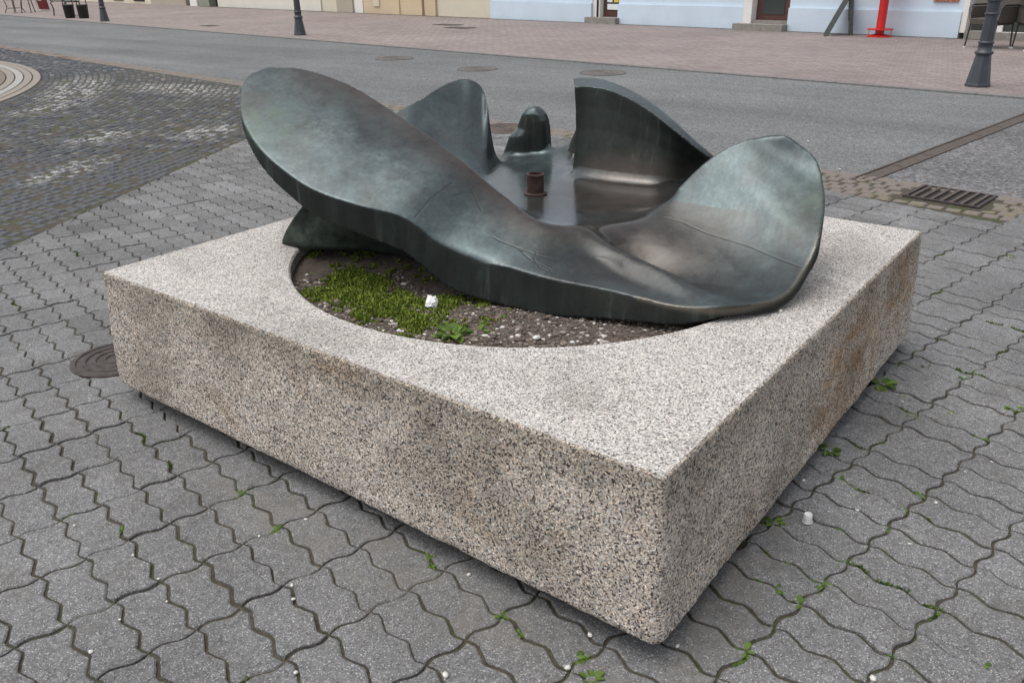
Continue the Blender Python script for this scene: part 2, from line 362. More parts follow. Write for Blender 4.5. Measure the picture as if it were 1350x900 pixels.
RIM = [(0.675, 1.976, 1.063), (0.581, 1.973, 1.035), (0.48, 1.884, 0.96), (0.423, 1.78, 0.898), (0.388, 1.643, 0.833), (0.389, 1.459, 0.76), (0.431, 1.294, 0.72), (0.501, 1.172, 0.685), (0.552, 1.059, 0.61), (0.591, 0.931, 0.575), (0.638, 0.74, 0.54), (0.693, 0.564, 0.525), (0.713, 0.444, 0.515), (0.731, 0.334, 0.507), (0.781, 0.243, 0.5), (0.873, 0.172, 0.502), (0.978, 0.126, 0.52), (1.088, 0.117, 0.57), (1.167, 0.119, 0.63), (1.292, 0.153, 0.7), (1.375, 0.195, 0.755), (1.42, 0.239, 0.808), (1.434, 0.309, 0.858)]
CREST = [(0.699, 1.955, 1.064), (0.761, 1.896, 1.056), (0.806, 1.79, 1.029), (0.836, 1.682, 0.99), (0.84, 1.557, 0.942), (0.826, 1.414, 0.89), (0.83, 1.301, 0.84), (0.83, 1.188, 0.785), (0.843, 1.089, 0.72), (0.837, 0.992, 0.68), (0.813, 0.87, 0.65), (0.888, 0.79, 0.618), (0.98, 0.748, 0.61), (1.067, 0.701, 0.612), (1.141, 0.653, 0.625), (1.217, 0.645, 0.658), (1.268, 0.619, 0.71), (1.311, 0.576, 0.768), (1.348, 0.53, 0.812), (1.378, 0.48, 0.842), (1.411, 0.431, 0.86), (1.419, 0.384, 0.872), (1.421, 0.336, 0.874)]
P3T = [(1.616, 1.284, 0.934), (1.649, 1.241, 0.936), (1.664, 1.162, 0.928), (1.64, 1.045, 0.905), (1.626, 0.936, 0.862), (1.585, 0.817, 0.812), (1.605, 0.746, 0.758), (1.623, 0.675, 0.71)]
P3O = [(1.693, 1.343, 0.957), (1.738, 1.298, 0.958), (1.75, 1.215, 0.95), (1.729, 1.097, 0.925), (1.709, 0.983, 0.884), (1.652, 0.853, 0.832), (1.645, 0.767, 0.777), (1.633, 0.675, 0.725)]
P3B = [(1.564, 1.251, 0.6), (1.54, 1.145, 0.6), (1.538, 1.056, 0.6), (1.555, 0.964, 0.6), (1.571, 0.875, 0.6), (1.651, 0.82, 0.6), (1.748, 0.787, 0.6), (1.859, 0.758, 0.6)]
P4T = [(1.184, 1.884, 0.83), (1.275, 1.862, 0.865), (1.377, 1.871, 0.885), (1.497, 1.891, 0.91), (1.61, 1.88, 0.93), (1.65, 1.841, 0.925), (1.672, 1.8, 0.89), (1.592, 1.708, 0.83), (1.55, 1.661, 0.745), (1.538, 1.633, 0.67), (1.544, 1.598, 0.605)]
P4B = [(0.688, 1.362, 0.6), (0.823, 1.419, 0.6), (0.931, 1.445, 0.6), (1.0, 1.439, 0.6), (1.059, 1.431, 0.6), (1.126, 1.435, 0.6), (1.188, 1.448, 0.6), (1.261, 1.473, 0.6), (1.321, 1.498, 0.6), (1.406, 1.539, 0.6), (1.539, 1.594, 0.6)]
FOOTB = [(0.533, 1.834, 0.464), (0.54, 1.717, 0.464), (0.611, 1.598, 0.464), (0.67, 1.468, 0.464), (0.679, 1.312, 0.464)]
FOOTT = [(0.556, 1.707, 0.63), (0.592, 1.631, 0.62), (0.601, 1.491, 0.6), (0.611, 1.359, 0.58), (0.586, 1.201, 0.55)]
TH = [0.05, 0.045, 0.045, 0.055, 0.07, 0.085, 0.098, 0.115, 0.135, 0.132, 0.112, 0.088, 0.07, 0.054, 0.037, 0.035, 0.038, 0.036, 0.034, 0.032, 0.03, 0.03, 0.028]
#pipe [(1.221, 1.19, 0.6)] knob [(1.803, 1.62, 0.8), (1.704, 1.563, 0.6), (1.745, 1.501, 0.6), (1.704, 1.709, 0.6), (1.704, 1.643, 0.74)] saddle [(1.791, 1.534, 0.655), (1.835, 1.512, 0.66), (1.848, 1.46, 0.68)] rfoot [(1.706, 0.261, 0.55), (1.714, 0.263, 0.52), (1.73, 0.274, 0.466)]
SEAMS = [[(0.53, 1.147, 0.68), (0.54, 1.147, 0.685), (0.55, 1.148, 0.69), (0.561, 1.148, 0.696), (0.571, 1.149, 0.701), (0.58, 1.149, 0.706), (0.589, 1.15, 0.71), (0.598, 1.151, 0.715), (0.607, 1.152, 0.719), (0.625, 1.151, 0.725), (0.643, 1.151, 0.731), (0.661, 1.151, 0.737), (0.68, 1.152, 0.742), (0.692, 1.152, 0.745), (0.705, 1.152, 0.748), (0.717, 1.152, 0.751)], [(0.67, 0.955, 0.615), (0.672, 0.945, 0.612), (0.673, 0.935, 0.609), (0.674, 0.925, 0.606), (0.675, 0.915, 0.604), (0.678, 0.903, 0.601), (0.68, 0.892, 0.598), (0.682, 0.88, 0.596), (0.683, 0.868, 0.593), (0.687, 0.851, 0.589), (0.69, 0.834, 0.585), (0.693, 0.818, 0.582), (0.697, 0.801, 0.578), (0.706, 0.78, 0.573), (0.716, 0.758, 0.569), (0.726, 0.738, 0.564)], [(0.705, 0.815, 0.585), (0.698, 0.812, 0.582), (0.691, 0.809, 0.578), (0.683, 0.806, 0.574), (0.676, 0.804, 0.571), (0.673, 0.795, 0.567), (0.669, 0.787, 0.563), (0.665, 0.778, 0.559), (0.661, 0.77, 0.556), (0.662, 0.762, 0.554), (0.664, 0.754, 0.552), (0.665, 0.746, 0.55)], [(1.151, 0.664, 0.621), (1.148, 0.634, 0.62), (1.151, 0.608, 0.617), (1.154, 0.582, 0.614), (1.156, 0.555, 0.612), (1.152, 0.531, 0.607), (1.148, 0.507, 0.603), (1.144, 0.483, 0.598), (1.14, 0.459, 0.594), (1.138, 0.425, 0.591), (1.135, 0.392, 0.589), (1.132, 0.359, 0.586), (1.129, 0.326, 0.584), (1.124, 0.303, 0.581), (1.118, 0.28, 0.578), (1.113, 0.257, 0.575), (1.107, 0.235, 0.573), (1.102, 0.213, 0.57), (1.096, 0.192, 0.568), (1.091, 0.17, 0.567), (1.084, 0.149, 0.565), (1.084, 0.144, 0.565), (1.083, 0.139, 0.565), (1.082, 0.135, 0.565)], [(1.411, 0.908, 0.597), (1.389, 0.896, 0.597), (1.367, 0.884, 0.597), (1.345, 0.872, 0.597), (1.323, 0.86, 0.598), (1.303, 0.853, 0.598), (1.284, 0.847, 0.599), (1.265, 0.84, 0.599), (1.246, 0.834, 0.599), (1.199, 0.822, 0.6), (1.154, 0.81, 0.601), (1.11, 0.798, 0.602), (1.066, 0.786, 0.603), (1.041, 0.795, 0.604), (1.015, 0.804, 0.604), (0.99, 0.812, 0.604)], [(0.684, 1.125, 0.719), (0.695, 1.122, 0.719), (0.706, 1.119, 0.72), (0.717, 1.117, 0.72), (0.728, 1.115, 0.72), (0.735, 1.112, 0.72), (0.743, 1.11, 0.719), (0.75, 1.107, 0.719), (0.758, 1.105, 0.718), (0.752, 1.094, 0.708), (0.746, 1.082, 0.699), (0.74, 1.07, 0.69), (0.733, 1.058, 0.681), (0.731, 1.053, 0.678), (0.729, 1.049, 0.675), (0.727, 1.044, 0.672)], [(1.509, 1.208, 0.601), (1.502, 1.173, 0.601), (1.496, 1.14, 0.6), (1.491, 1.108, 0.599), (1.486, 1.076, 0.599), (1.481, 1.051, 0.598), (1.475, 1.026, 0.598), (1.468, 1.001, 0.597)], [(0.482, 1.203, 0.682), (0.483, 1.2, 0.675), (0.484, 1.198, 0.667), (0.485, 1.196, 0.659), (0.486, 1.193, 0.652), (0.484, 1.195, 0.64), (0.482, 1.197, 0.628), (0.48, 1.199, 0.616)], [(0.683, 0.868, 0.593), (0.68, 0.853, 0.587), (0.676, 0.839, 0.581), (0.672, 0.824, 0.575), (0.669, 0.809, 0.57), (0.67, 0.786, 0.564), (0.672, 0.763, 0.557), (0.674, 0.74, 0.551)]]
WEEDS = [(1.625, -0.033, 3), (1.081, -0.027, 2.2), (0.631, -0.026, 1.6), (0.942, -0.105, 1.2), (0.918, -0.145, 1), (0.992, -0.311, 1), (0.895, -0.289, 1), (0.785, -0.271, 1.1), (0.707, -0.185, 1.1), (0.587, -0.227, 1.1), (0.462, -0.211, 1.6), (0.365, -0.191, 1.3), (0.146, -0.151, 1.4), (0.109, -0.15, 1.2), (0.499, -0.067, 1), (0.498, -0.111, 1), (0.381, -0.133, 1.2), (0.391, -0.087, 0.9), (0.408, -0.574, 1), (0.331, -0.403, 1.1), (1.88, -0.125, 1.3), (1.942, -0.267, 1.3), (1.852, -0.259, 1.3), (1.704, -0.438, 1.8), (1.566, -0.126, 1.2), (1.549, -0.286, 1.3), (1.993, -0.066, 1), (3.447, -0.158, 1.5), (1.758, -0.198, 1), (1.228, -0.139, 1.3), (1.455, -0.18, 1.5), (1.428, -0.385, 1.4), (-0.049, 2.108, 1.1), (-0.083, 1.986, 1), (-0.435, 1.382, 1.0), (-0.187, 1.041, 1.3), (-0.128, 1.264, 1), (-0.487, 1.569, 0.7), (-0.029, 0.636, 1.1), (-0.05, 0.599, 0.9), (-0.084, 0.348, 1.2), (-0.105, 0.282, 0.9), (-0.093, 0.136, 1.5), (-0.078, 0.122, 1.1), (-0.121, 0.079, 1.7)]
BITS = [(0.867, -0.022, 1.4), (0.812, -0.192, 1.1), (0.975, -0.356, 1.2), (0.743, -0.344, 1.0), (0.226, -0.398, 2), (1.191, -0.388, 0.8), (1.294, -0.44, 0.9), (-0.024, 0.5, 1.5), (-0.02, 0.147, 1.6), (-0.129, 0.134, 1.7), (-0.301, 0.334, 1.8), (0.067, -0.026, 1.2), (-0.721, 1.014, 1.5), (-0.481, 1.254, 0.9), (-0.493, 1.116, 0.9), (-0.527, 1.025, 0.9), (-0.627, 1.059, 0.8), (-0.236, 1.052, 1), (-0.114, 1.009, 1.2), (-0.311, 0.826, 1.2), (-0.341, 0.784, 1.2), (-0.507, 1.503, 0.9), (-0.487, 0.598, 1.2), (5.786, 1.695, 1.6), (4.904, 1.154, 1.5), (-0.001, 2.843, 1), (1.533, -0.127, 1)]
# ---------------------------------------------------------------- the bronze
def crom(P, n):
    """centripetal-free Catmull-Rom through the rows of P, n samples"""
    P = np.asarray(P, float); P = P[:, None] if P.ndim == 1 else P
    Q = np.vstack([2*P[0]-P[1], P, 2*P[-1]-P[-2]]); m = len(P)-1; out = []
    for u in np.linspace(0, m, n):
        i = min(int(u), m-1); t = u-i; a, b, c, d = Q[i:i+4]
        out.append(.5*((2*b)+(c-a)*t+(2*a-5*b+4*c-d)*t*t+(3*b-a-3*c+d)*t**3))
    return np.array(out)
def solid(V, F, top, bot):
    """closed shell between two equal grids of points"""
    n, m = top.shape[:2]; o = len(V)
    V += [tuple(p) for p in top.reshape(-1, 3)] + [tuple(p) for p in bot.reshape(-1, 3)]
    I = lambda i, j, k=0: o + k*n*m + i*m + j
    for i in range(n-1):
        for j in range(m-1):
            F.append((I(i,j), I(i+1,j), I(i+1,j+1), I(i,j+1)))
            F.append((I(i,j,1), I(i,j+1,1), I(i+1,j+1,1), I(i+1,j,1)))
    for i in range(n-1):
        F.append((I(i,0), I(i,0,1), I(i+1,0,1), I(i+1,0))); F.append((I(i,m-1), I(i+1,m-1), I(i+1,m-1,1), I(i,m-1,1)))
    for j in range(m-1):
        F.append((I(0,j), I(0,j+1), I(0,j+1,1), I(0,j,1))); F.append((I(n-1,j), I(n-1,j,1), I(n-1,j+1,1), I(n-1,j+1)))
def bronze_mesh(voxel=0.0045):
    V, F = [], []
    N = 150
    rim, crest, th = crom(RIM, N), crom(CREST, N), crom(TH, N)[:, 0]
    bul = crom([0,.004,.010,.014,.018,.02,.022,.025,.015,.005,-.005,-.02,-.025,-.03,-.035,-.035,-.035,-.03,-.022,-.015,-.01,-.005,0], N)[:, 0]
    ss = np.linspace(0, 1, 34)
    top = np.zeros((N, len(ss), 3)); bot = top.copy()
    # a soft ridge carries the crest on down to the front rim, with the drain valley behind it
    st = np.linspace(0, 22, N); sr = np.interp(st, [10.5, 11.2, 12, 13, 14, 15], [1.0, .9, .58, .34, .16, .0])
    am = np.interp(st, [10, 11, 12, 13.2, 14.6, 15.5], [0, .026, .050, .044, .016, 0])
    for j, s in enumerate(ss):
        p = rim*(1-s)+crest*s; p[:, 2] += bul*4*s*(1-s)
        p[:, 2] += am*np.exp(-((s-sr)/.2)**2) - 1.1*am*np.exp(-((s-sr-.34)/.2)**2)*(s > sr)*min(1, (1-s)/.3)
        top[:, j] = p
    nr = np.cross(np.gradient(top, axis=1), np.gradient(top, axis=0)); nr /= np.linalg.norm(nr, axis=2)[..., None]
    nr *= np.sign(nr[..., 2:3].mean())
    nr[st < 1.3] = nr[np.argmax(st >= 1.3)]; nr[st > 20.6] = nr[np.argmax(st > 20.6)-1]
    w = np.interp(st, [0, 2, 4, 14.5, 17, 22], [0, 0, 0, 0, 1, 1])[:, None]
    for j, s in enumerate(ss):
        tt = (th*(1-s)+np.minimum(.045, th+.01)*s)[:, None]
        bot[:, j] = top[:, j] - tt*((1-w)*np.array([0, 0, 1.]) + w*nr[:, j])
        bot[:, j, :2] += np.array([-.8, -.6])*(np.interp(st, [6, 8.5, 10.5, 12.5, 14], [0, .022, .028, .014, 0])*(1-s)**2)[:, None]
    solid(V, F, top, bot)
    # inner wall falling from the crest to the basin floor
    def wall(i0, i1, dirs, w, back=.04, dz=.03):
        C = crest[i0:i1]; n = len(C); k = 9
        A = np.zeros((n, k, 3)); B = A.copy()
        for j in range(k):
            t = j/(k-1)
            D = np.zeros((n, 3)); D[:, :2] = dirs[:n]*(w*(t**1.0))[..., None] if np.ndim(w) else dirs[:n]*(w*t)
            p = C + D; p[:, 2] = C[:, 2]*(1-t)**1.6 + .585*(1-(1-t)**1.6)
            A[:, j] = p; q = p.copy(); q[:, :2] -= dirs[:n]*back; q[:, 2] -= dz; B[:, j] = q
        solid(V, F, A, B)
    i0, i1 = int(N*4.2/22), int(N*15.4/22)
    dv = np.array([1.2, 1.17]) - crest[i0:i1, :2]; dv /= np.linalg.norm(dv, axis=1)[:, None]
    wall(i0, i1, dv, .2, .05, .035)
    i0, i1 = int(N*15/22), int(N*20/22)
    wall(i0, i1, np.tile([.75, .66], (i1-i0, 1)), .12, .005, .05)
    # basin floor
    fl = [(.70,1.5),(.74,1.2),(.76,.98),(.86,.82),(.98,.765),(1.10,.71),(1.24,.68),(1.42,.60),(1.66,.66),(1.74,.95),(1.70,1.3),(1.74,1.46),(1.78,1.58),(1.68,1.68),(1.56,1.68),(1.35,1.72),(1.0,1.72),(.80,1.65)]
    fl = crom([(x, y, .6) for x, y in fl]+[(.70,1.5,.6)], 90)
    c = np.array([1.22, 1.17, .6]); A = np.zeros((90, 8, 3))
    for j in range(8):
        t = (j+.02)/7; A[:, j] = c*(1-t)+fl*t; A[:, j, 2] = .594 + .012*t*t
    B = A.copy(); B[:, :, 2] -= .045
    solid(V, F, A, B)
    # upright lobe at the back right: filleted foot, steep face, bevelled top
    n = 50; pt, po, pb = crom(P3T, n), crom(P3O, n), crom(P3B, n)
    fw = np.array([-.96, -.1, 0])
    taper = np.clip(np.linspace(2.2, -.6, n), 0, 1)[:, None]
    rows = [pb+fw*.035*taper+[0,0,-.006], pb+fw*.014*taper+[0,0,.001], pb+fw*.003+[0,0,.015]]
    for t in (.25, .5, .75): rows.append(pb*(1-t)+pt*t + fw*(-.02*math.sin(math.pi*t)) + np.array([0,0,.02*(1-t)]))
    rows += [pt, po]
    A = np.stack(rows, 1); bk = po - fw*.035
    R2 = [pb-fw*.10+[0,0,-.05]]*3
    low = pb - fw*.12; low[:, 2] = .56
    brow = []
    for k in range(len(rows)):
        t = k/(len(rows)-1); brow.append(low*(1-t)+bk*t+np.array([0,0,-.012])*t)
    solid(V, F, A, np.stack(brow, 1))
    # leaning lobe at the back left
    n = 60; pt, pb = crom(P4T, n), crom(P4B, n); ss = np.linspace(0, 1, 16)
    A = np.zeros((n, 16, 3)); B = A.copy()
    for j, s in enumerate(ss):
        h = pt[:, 2]-pb[:, 2]; p = pb*(1-s)+pt*s
        p[:, 2] = pb[:, 2] + h*(.35*s*s+.65*s) ; A[:, j] = p
        q = p.copy(); q[:, :2] += np.array([.62,.5])*.035; q[:, 2] -= .03; B[:, j] = q
    solid(V, F, A, B)
    # knob at the back, with its low shoulder
    n = 40; prof = [(0,1.35),(.05,1.08),(.14,.97),(.3,.93),(.45,.9),(.6,.87),(.74,.8),(.86,.66),(.94,.46),(.985,.24),(1,.02)]
    A = np.zeros((n+1, len(prof), 3)); B = A.copy(); shoulder = math.atan2(.8, -.6)
    for i in range(n+1):
        a = 2*math.pi*i/n
        for j, (t, r) in enumerate(prof):
            rr = .082*r*(1+.22*max(0, math.cos(a-math.radians(215)))**8)*(1-.22*abs(math.cos(a-math.radians(218))))
            rr *= 1+(.30*max(0, math.cos(a-math.radians(248)))**12-.26*max(0, math.cos(a-math.radians(212)))**6)*min(1, t/.15)*min(1, (1-t)/.3)
            rr += .07*max(0, math.cos(a-shoulder))**2*(1-t)**1.0*(1 if t < .45 else max(0, 1-(t-.45)/.2))
            A[i, j] = (1.79+rr*math.cos(a), 1.605+rr*math.sin(a), .58+.235*t); B[i, j] = (1.79, 1.605, .58+.235*t)
    solid(V, F, A, B)
    # saddle of the rim between the knob and the upright lobe
    sd = crom([(1.74,1.56,.60),(1.80,1.53,.645),(1.835,1.50,.65),(1.84,1.45,.672),(1.79,1.38,.75)], 20)
    A = np.stack([np.c_[sd[:,0]-.16, sd[:,1]-.08, np.full(20,.598)], np.c_[sd[:,0]-.06, sd[:,1]-.03, .6+(sd[:,2]-.6)*.35], sd], 1)
    B = A.copy(); B[:, :, 2] -= .04; B[:, :, 0] += .02
    solid(V, F, A, B)
    # splayed foot at the left, on the rim of the granite
    n = 30; fb, ft = crom(FOOTB, n), crom(FOOTT, n); k = 9
    A = np.zeros((n, k, 3)); B = A.copy(); bkd = np.array([.30, .22])
    for j in range(k):
        t = j/(k-1); e = t**1.35
        p = fb*(1-t)+ft*t; p[:, :2] = fb[:, :2]*(1-e)+ft[:, :2]*e; A[:, j] = p
        q = p.copy(); q[:, :2] += bkd; B[:, j] = q
    A[:, 0] += np.array([.012, .01, 0])
    solid(V, F, A, B)
    # foot at the right rear
    q0 = np.array([(1.38,.34),(1.72,.285),(1.78,.36),(1.70,.75),(1.40,.70)])
    n = 6; A = np.zeros((2, 5, 3)); 
    lo = [(1.40,.30),(1.715,.275),(1.775,.35),(1.72,.72),(1.42,.70)]
    hi = [(1.34,.40),(1.46,.36),(1.50,.44),(1.50,.70),(1.38,.68)]
    o = len(V); V += [(x,y,.464) for x,y in lo] + [(x,y,.64) for x,y in hi]
    F.append(tuple(o+i for i in (4,3,2,1,0))); F.append(tuple(o+5+i for i in range(5)))
    for i in range(5): F.append((o+i, o+(i+1)%5, o+5+(i+1)%5, o+5+i))
    me = bpy.data.meshes.new('cast'); me.from_pydata(V, [], F); me.update()
    tmp = bpy.data.objects.new('cast', me); scene.collection.objects.link(tmp)
    bm = bmesh.new(); bm.from_mesh(me); bmesh.ops.recalc_face_normals(bm, faces=bm.faces); bm.to_mesh(me); bm.free()
    md = tmp.modifiers.new('weld', 'REMESH'); md.mode = 'VOXEL'; md.voxel_size = voxel; md.use_smooth_shade = True
    sm = tmp.modifiers.new('soften', 'SMOOTH'); sm.factor = .5; sm.iterations = 6
    dg = bpy.context.evaluated_depsgraph_get(); dg.update()
    out = bpy.data.meshes.new_from_object(tmp.evaluated_get(dg))
    bpy.data.objects.remove(tmp); out.name = 'shell'
    # run the basin floor into the lobes: relax only the hollow of the casting
    nv = len(out.vertices); co = np.empty(nv*3); out.vertices.foreach_get('co', co); co = co.reshape(-1, 3)
    nn = np.empty(nv*3); out.vertices.foreach_get('normal', nn); nn = nn.reshape(-1, 3)
    ed = np.empty(len(out.edges)*2, np.int64); out.edges.foreach_get('vertices', ed); ed = ed.reshape(-1, 2)
    deg = np.bincount(ed.ravel(), minlength=nv).astype(float)
    r = np.hypot(co[:, 0]-1.25, co[:, 1]-1.12)
    w = np.clip((.74-r)/.12, 0, 1)*np.clip((.69-co[:, 2])/.05, 0, 1)*np.clip((nn[:, 2]-.05)/.3, 0, 1)*(co[:, 2] > .56)
    w *= 1-np.clip(1-np.hypot(co[:, 0]-1.24, co[:, 1]-1.2)/.12, 0, 1)
    for tip in ((1.43, .35, .865),): w = np.maximum(w, .35*np.clip(1.6-1.6*np.linalg.norm(co-np.array(tip), axis=1)/.10, 0, 1))
    for it in range(130):
        acc = np.stack([np.bincount(ed[:, 0], co[ed[:, 1], k], nv)+np.bincount(ed[:, 1], co[ed[:, 0], k], nv) for k in range(3)], 1)/deg[:, None]
        co += (acc-co)*(.85*w)[:, None]
    out.vertices.foreach_set('co', co.ravel()); out.update()
    return out
# ================================================================ THE SETTING
# ground to the horizon, a hand below the paved surfaces
tag(obj('ground', [(-400, -400, -.06), (400, -400, -.06), (400, 400, -.06), (-400, 400, -.06)], [(0, 1, 2, 3)], PAVER), kind='structure')
def strip(name, s0, s1, n0, n1, z, mat, ns=2):
    V, F = [], []
    for i in range(ns+1):
        s = s0+(s1-s0)*i/ns; V += [st(s, n0, z), st(s, n1, z)]
    F = [(2*i, 2*i+1, 2*i+3, 2*i+2) for i in range(ns)]
    return tag(obj(name, V, F, mat), kind='structure')
CH = .93                       # where the channel drain leaves the near edge, metres along the street
# channel drain line in plan: from CH0 to CH1 across the carriageway
CH0, CH1 = Vector((4.74, .93)), Vector((9.45, .22))
def road(name, pts, mat):
    return tag(obj(name, [(x, y, -.004) for x, y in pts], [tuple(range(len(pts)))], mat), kind='structure')
cd = (CH1-CH0).normalized(); cn = Vector((-cd.y, cd.x))
a0, a1 = CH0+cn*.07, CH1+cn*.07; b0, b1 = CH0-cn*.07, CH1-cn*.07
road('asphalt_road', [tuple(a0), tuple(a1), st(90, 4.4)[:2], st(90, 0)[:2]], ASPHALT)
road('asphalt_road', [tuple(b1), tuple(b0), st(-60, 0)[:2], st(-60, 4.4)[:2]], ASPHALT_DARK)
strip('brick_pavement', -60, 90, 4.52, 11.75, .0, STREET_BRICK)
strip('pavement_bed', -60, 90, 11.75, 30, -.012, JOINT)
# flush granite kerb between carriageway and brick pavement
kerb = tag(empty('kerb', st(0, 4.46)), kind='structure')
for k in range(-6, 60):
    b = MB(); stbox(b, k*.8+.006, k*.8+.794, 4.405, 4.515, -.05, .012); o = b.obj('kerb_stone', plain('kerb_granite', (.15, .145, .14), .85, 0, .25, 20) if k == -6 else kerb_m, kerb)
    kerb_m = o.data.materials[0]; o.matrix_parent_inverse = Matrix.Translation(-Vector(st(0, 4.46)))

# ---- the square: wave-edged concrete pavers on sand
PU, PV = .1092, .2222; PA = math.radians(-11.2); PO = Vector((-.408, 1.5416))
U = Vector((math.cos(PA), math.sin(PA))); Vv = Vector((math.sin(PA), -math.cos(PA)))
square = tag(obj('paved_square', [(-6, -6, -.0065), (5.2, -6, -.0065), (7.2, 12, -.0065), (-9, 12, -.0065)], [(0, 1, 2, 3)], JOINT), kind='structure')
def paver_outline(g=.0035):
    """a paver in its own frame (u, v), junction corner at 0,0; all four sides are waves"""
    A1, A2 = .0090, .0082; n1, n2 = 20, 10; P = []
    def lv(v): return A1*(math.sin(4*math.pi*v/PV)-.12*math.sin(12*math.pi*v/PV))
    def sv(u): return -A2*math.sin(2*math.pi*u/PU)
    for i in range(n2): u = PU*i/n2; P.append((u, sv(u)))
    for i in range(n1): v = PV*i/n1; P.append((PU+lv(v), v))
    for i in range(n2): u = PU*(1-i/n2); P.append((u, PV+sv(u)))
    for i in range(n1): v = PV*(1-i/n1); P.append((lv(v), v))
    return P
def inset(P, d):
    n = len(P); out = []
    for i in range(n):
        a, b, c = Vector(P[i-1]), Vector(P[i]), Vector(P[(i+1) % n]); t = (c-a)
        if t.length < 1e-9: out.append(tuple(b)); continue
        t.normalize(); out.append((b.x-t.y*d, b.y+t.x*d))
    return out
def clip(P, n, c):
    """keep the part of the polygon where n.p <= c"""
    out = []
    for i in range(len(P)):
        a, b = P[i-1], P[i]; da, db = n[0]*a[0]+n[1]*a[1]-c, n[0]*b[0]+n[1]*b[1]-c
        if (da < 0) != (db < 0): t = da/(da-db); out.append((a[0]+(b[0]-a[0])*t, a[1]+(b[1]-a[1])*t))
        if db < 0: out.append(b)
    return out
def slab(P, ztop, depth, ch, gap):
    """outline -> chamfered slab (vertices, faces), counter-clockwise outline"""
    a = sum(P[i-1][0]*P[i][1]-P[i][0]*P[i-1][1] for i in range(len(P)))
    if a < 0: P = P[::-1]
    n = len(P); o1, o2 = inset(P, gap), inset(P, gap+ch)
    V = [(x, y, ztop-depth) for x, y in o1]+[(x, y, ztop-ch*.7) for x, y in o1]+[(x, y, ztop) for x, y in o2]
    F = [tuple(range(2*n, 3*n))]
    for k in range(2):
        for i in range(n): F.append((k*n+i, k*n+(i+1) % n, (k+1)*n+(i+1) % n, (k+1)*n+i))
    return V, F
base_out = [tuple((U*u+Vv*v)) for u, v in paver_outline()]
# limits of the paver field: the basalt setts (left), the brick edging (far) and the inlet's brick apron
SL_N = Vector((-.4945, .8692)); SL_C = SL_N.dot(Vector((.51, 4.28)))
ED_C = ST_N.dot(ST_O)-.26
AP = (-.02, -.70, -.14, 1.30)          # apron: n from -.70 to -.26, s range
def in_apron(p):
    q = Vector(p)-ST_O; s, n = q.dot(ST_D), q.dot(ST_N); return -.62 < n and -.17 < s < 1.20
camp = cam.matrix_world.translation; camR = cam.matrix_world.to_3x3()
def seen(p, m=.08):
    d = camR.transposed() @ (Vector(p)-camp)
    if d.z > -.05: return None
    x, y = d.x/-d.z, d.y/-d.z
    return (-d.z) if abs(x) < .6130*(1+m) and abs(y) < .4085*(1+m) else None
cells = []
for i in range(-60, 75):
    for j in range(-45, 32):
        o = PO+U*(i*PU)+Vv*(j*PV); c = o+U*(PU/2)+Vv*(PV/2)
        if SL_N.dot(c) > SL_C+.25 or ST_N.dot(c) > ED_C+.25: continue
        if in_apron(c): continue
        if .12 < c.x < 1.88 and .12 < c.y < 1.98: continue
        d = seen((c.x, c.y, 0), 1.1)
        if d is None: continue
        v = seen((c.x, c.y, 0), .06)
        hid = .0 < c.x < 2.6 and .25 < c.y < 2.9 and not (c.x < .1 or c.y < .1)
        cells.append((0 if v and not hid else 1, d, i, j, o, c))
cells.sort(key=lambda t: (t[0], t[1]))
pv = []
for k in range(9):
    q = random.Random(k+40); jit = [(x+q.uniform(-.0009, .0009), y+q.uniform(-.0009, .0009)) for x, y in base_out]
    pv.append(mesh('paver', *slab(jit, 0, .05, q.uniform(.003, .0048), q.uniform(.0021, .0038)+(.0012 if k > 5 else 0)), PAVER))
SV, SF = [], []; cnt = 0
for vis, d, i, j, o, c in cells:
    r = random.Random(i*131+j*7); dz = r.uniform(-.0022, .0018)
    out = [(o.x+x, o.y+y) for x, y in base_out]
    cut = False
    for nn, cc in ((SL_N, SL_C), (ST_N, ED_C)):
        if out and max(nn.x*x+nn.y*y for x, y in out) > cc: out = clip(out, nn, cc); cut = True
    if len(out) < 4: continue
    if cut and abs(sum(out[k-1][0]*out[k][1]-out[k][0]*out[k-1][1] for k in range(len(out)))) < .004: continue
    if cnt < 300 and not cut and vis == 0:
        p = bpy.data.objects.new('paver', pv[(r.randrange(9) if o.x+.35*o.y > .3 else 3+r.randrange(6))]); p.location = (o.x+r.uniform(-.001, .001), o.y+r.uniform(-.001, .001), dz)
        p.rotation_euler = (r.uniform(-.010, .010), r.uniform(-.010, .010), r.uniform(-.010, .010)); link(p, square); cnt += 1
    else:
        V, F = slab(out, dz, .04, .0035, .0036); k = len(SV); SV += V; SF += [tuple(k+q for q in f) for f in F]
tag(obj('paver_field', SV, SF, PAVER, square), kind='stuff')

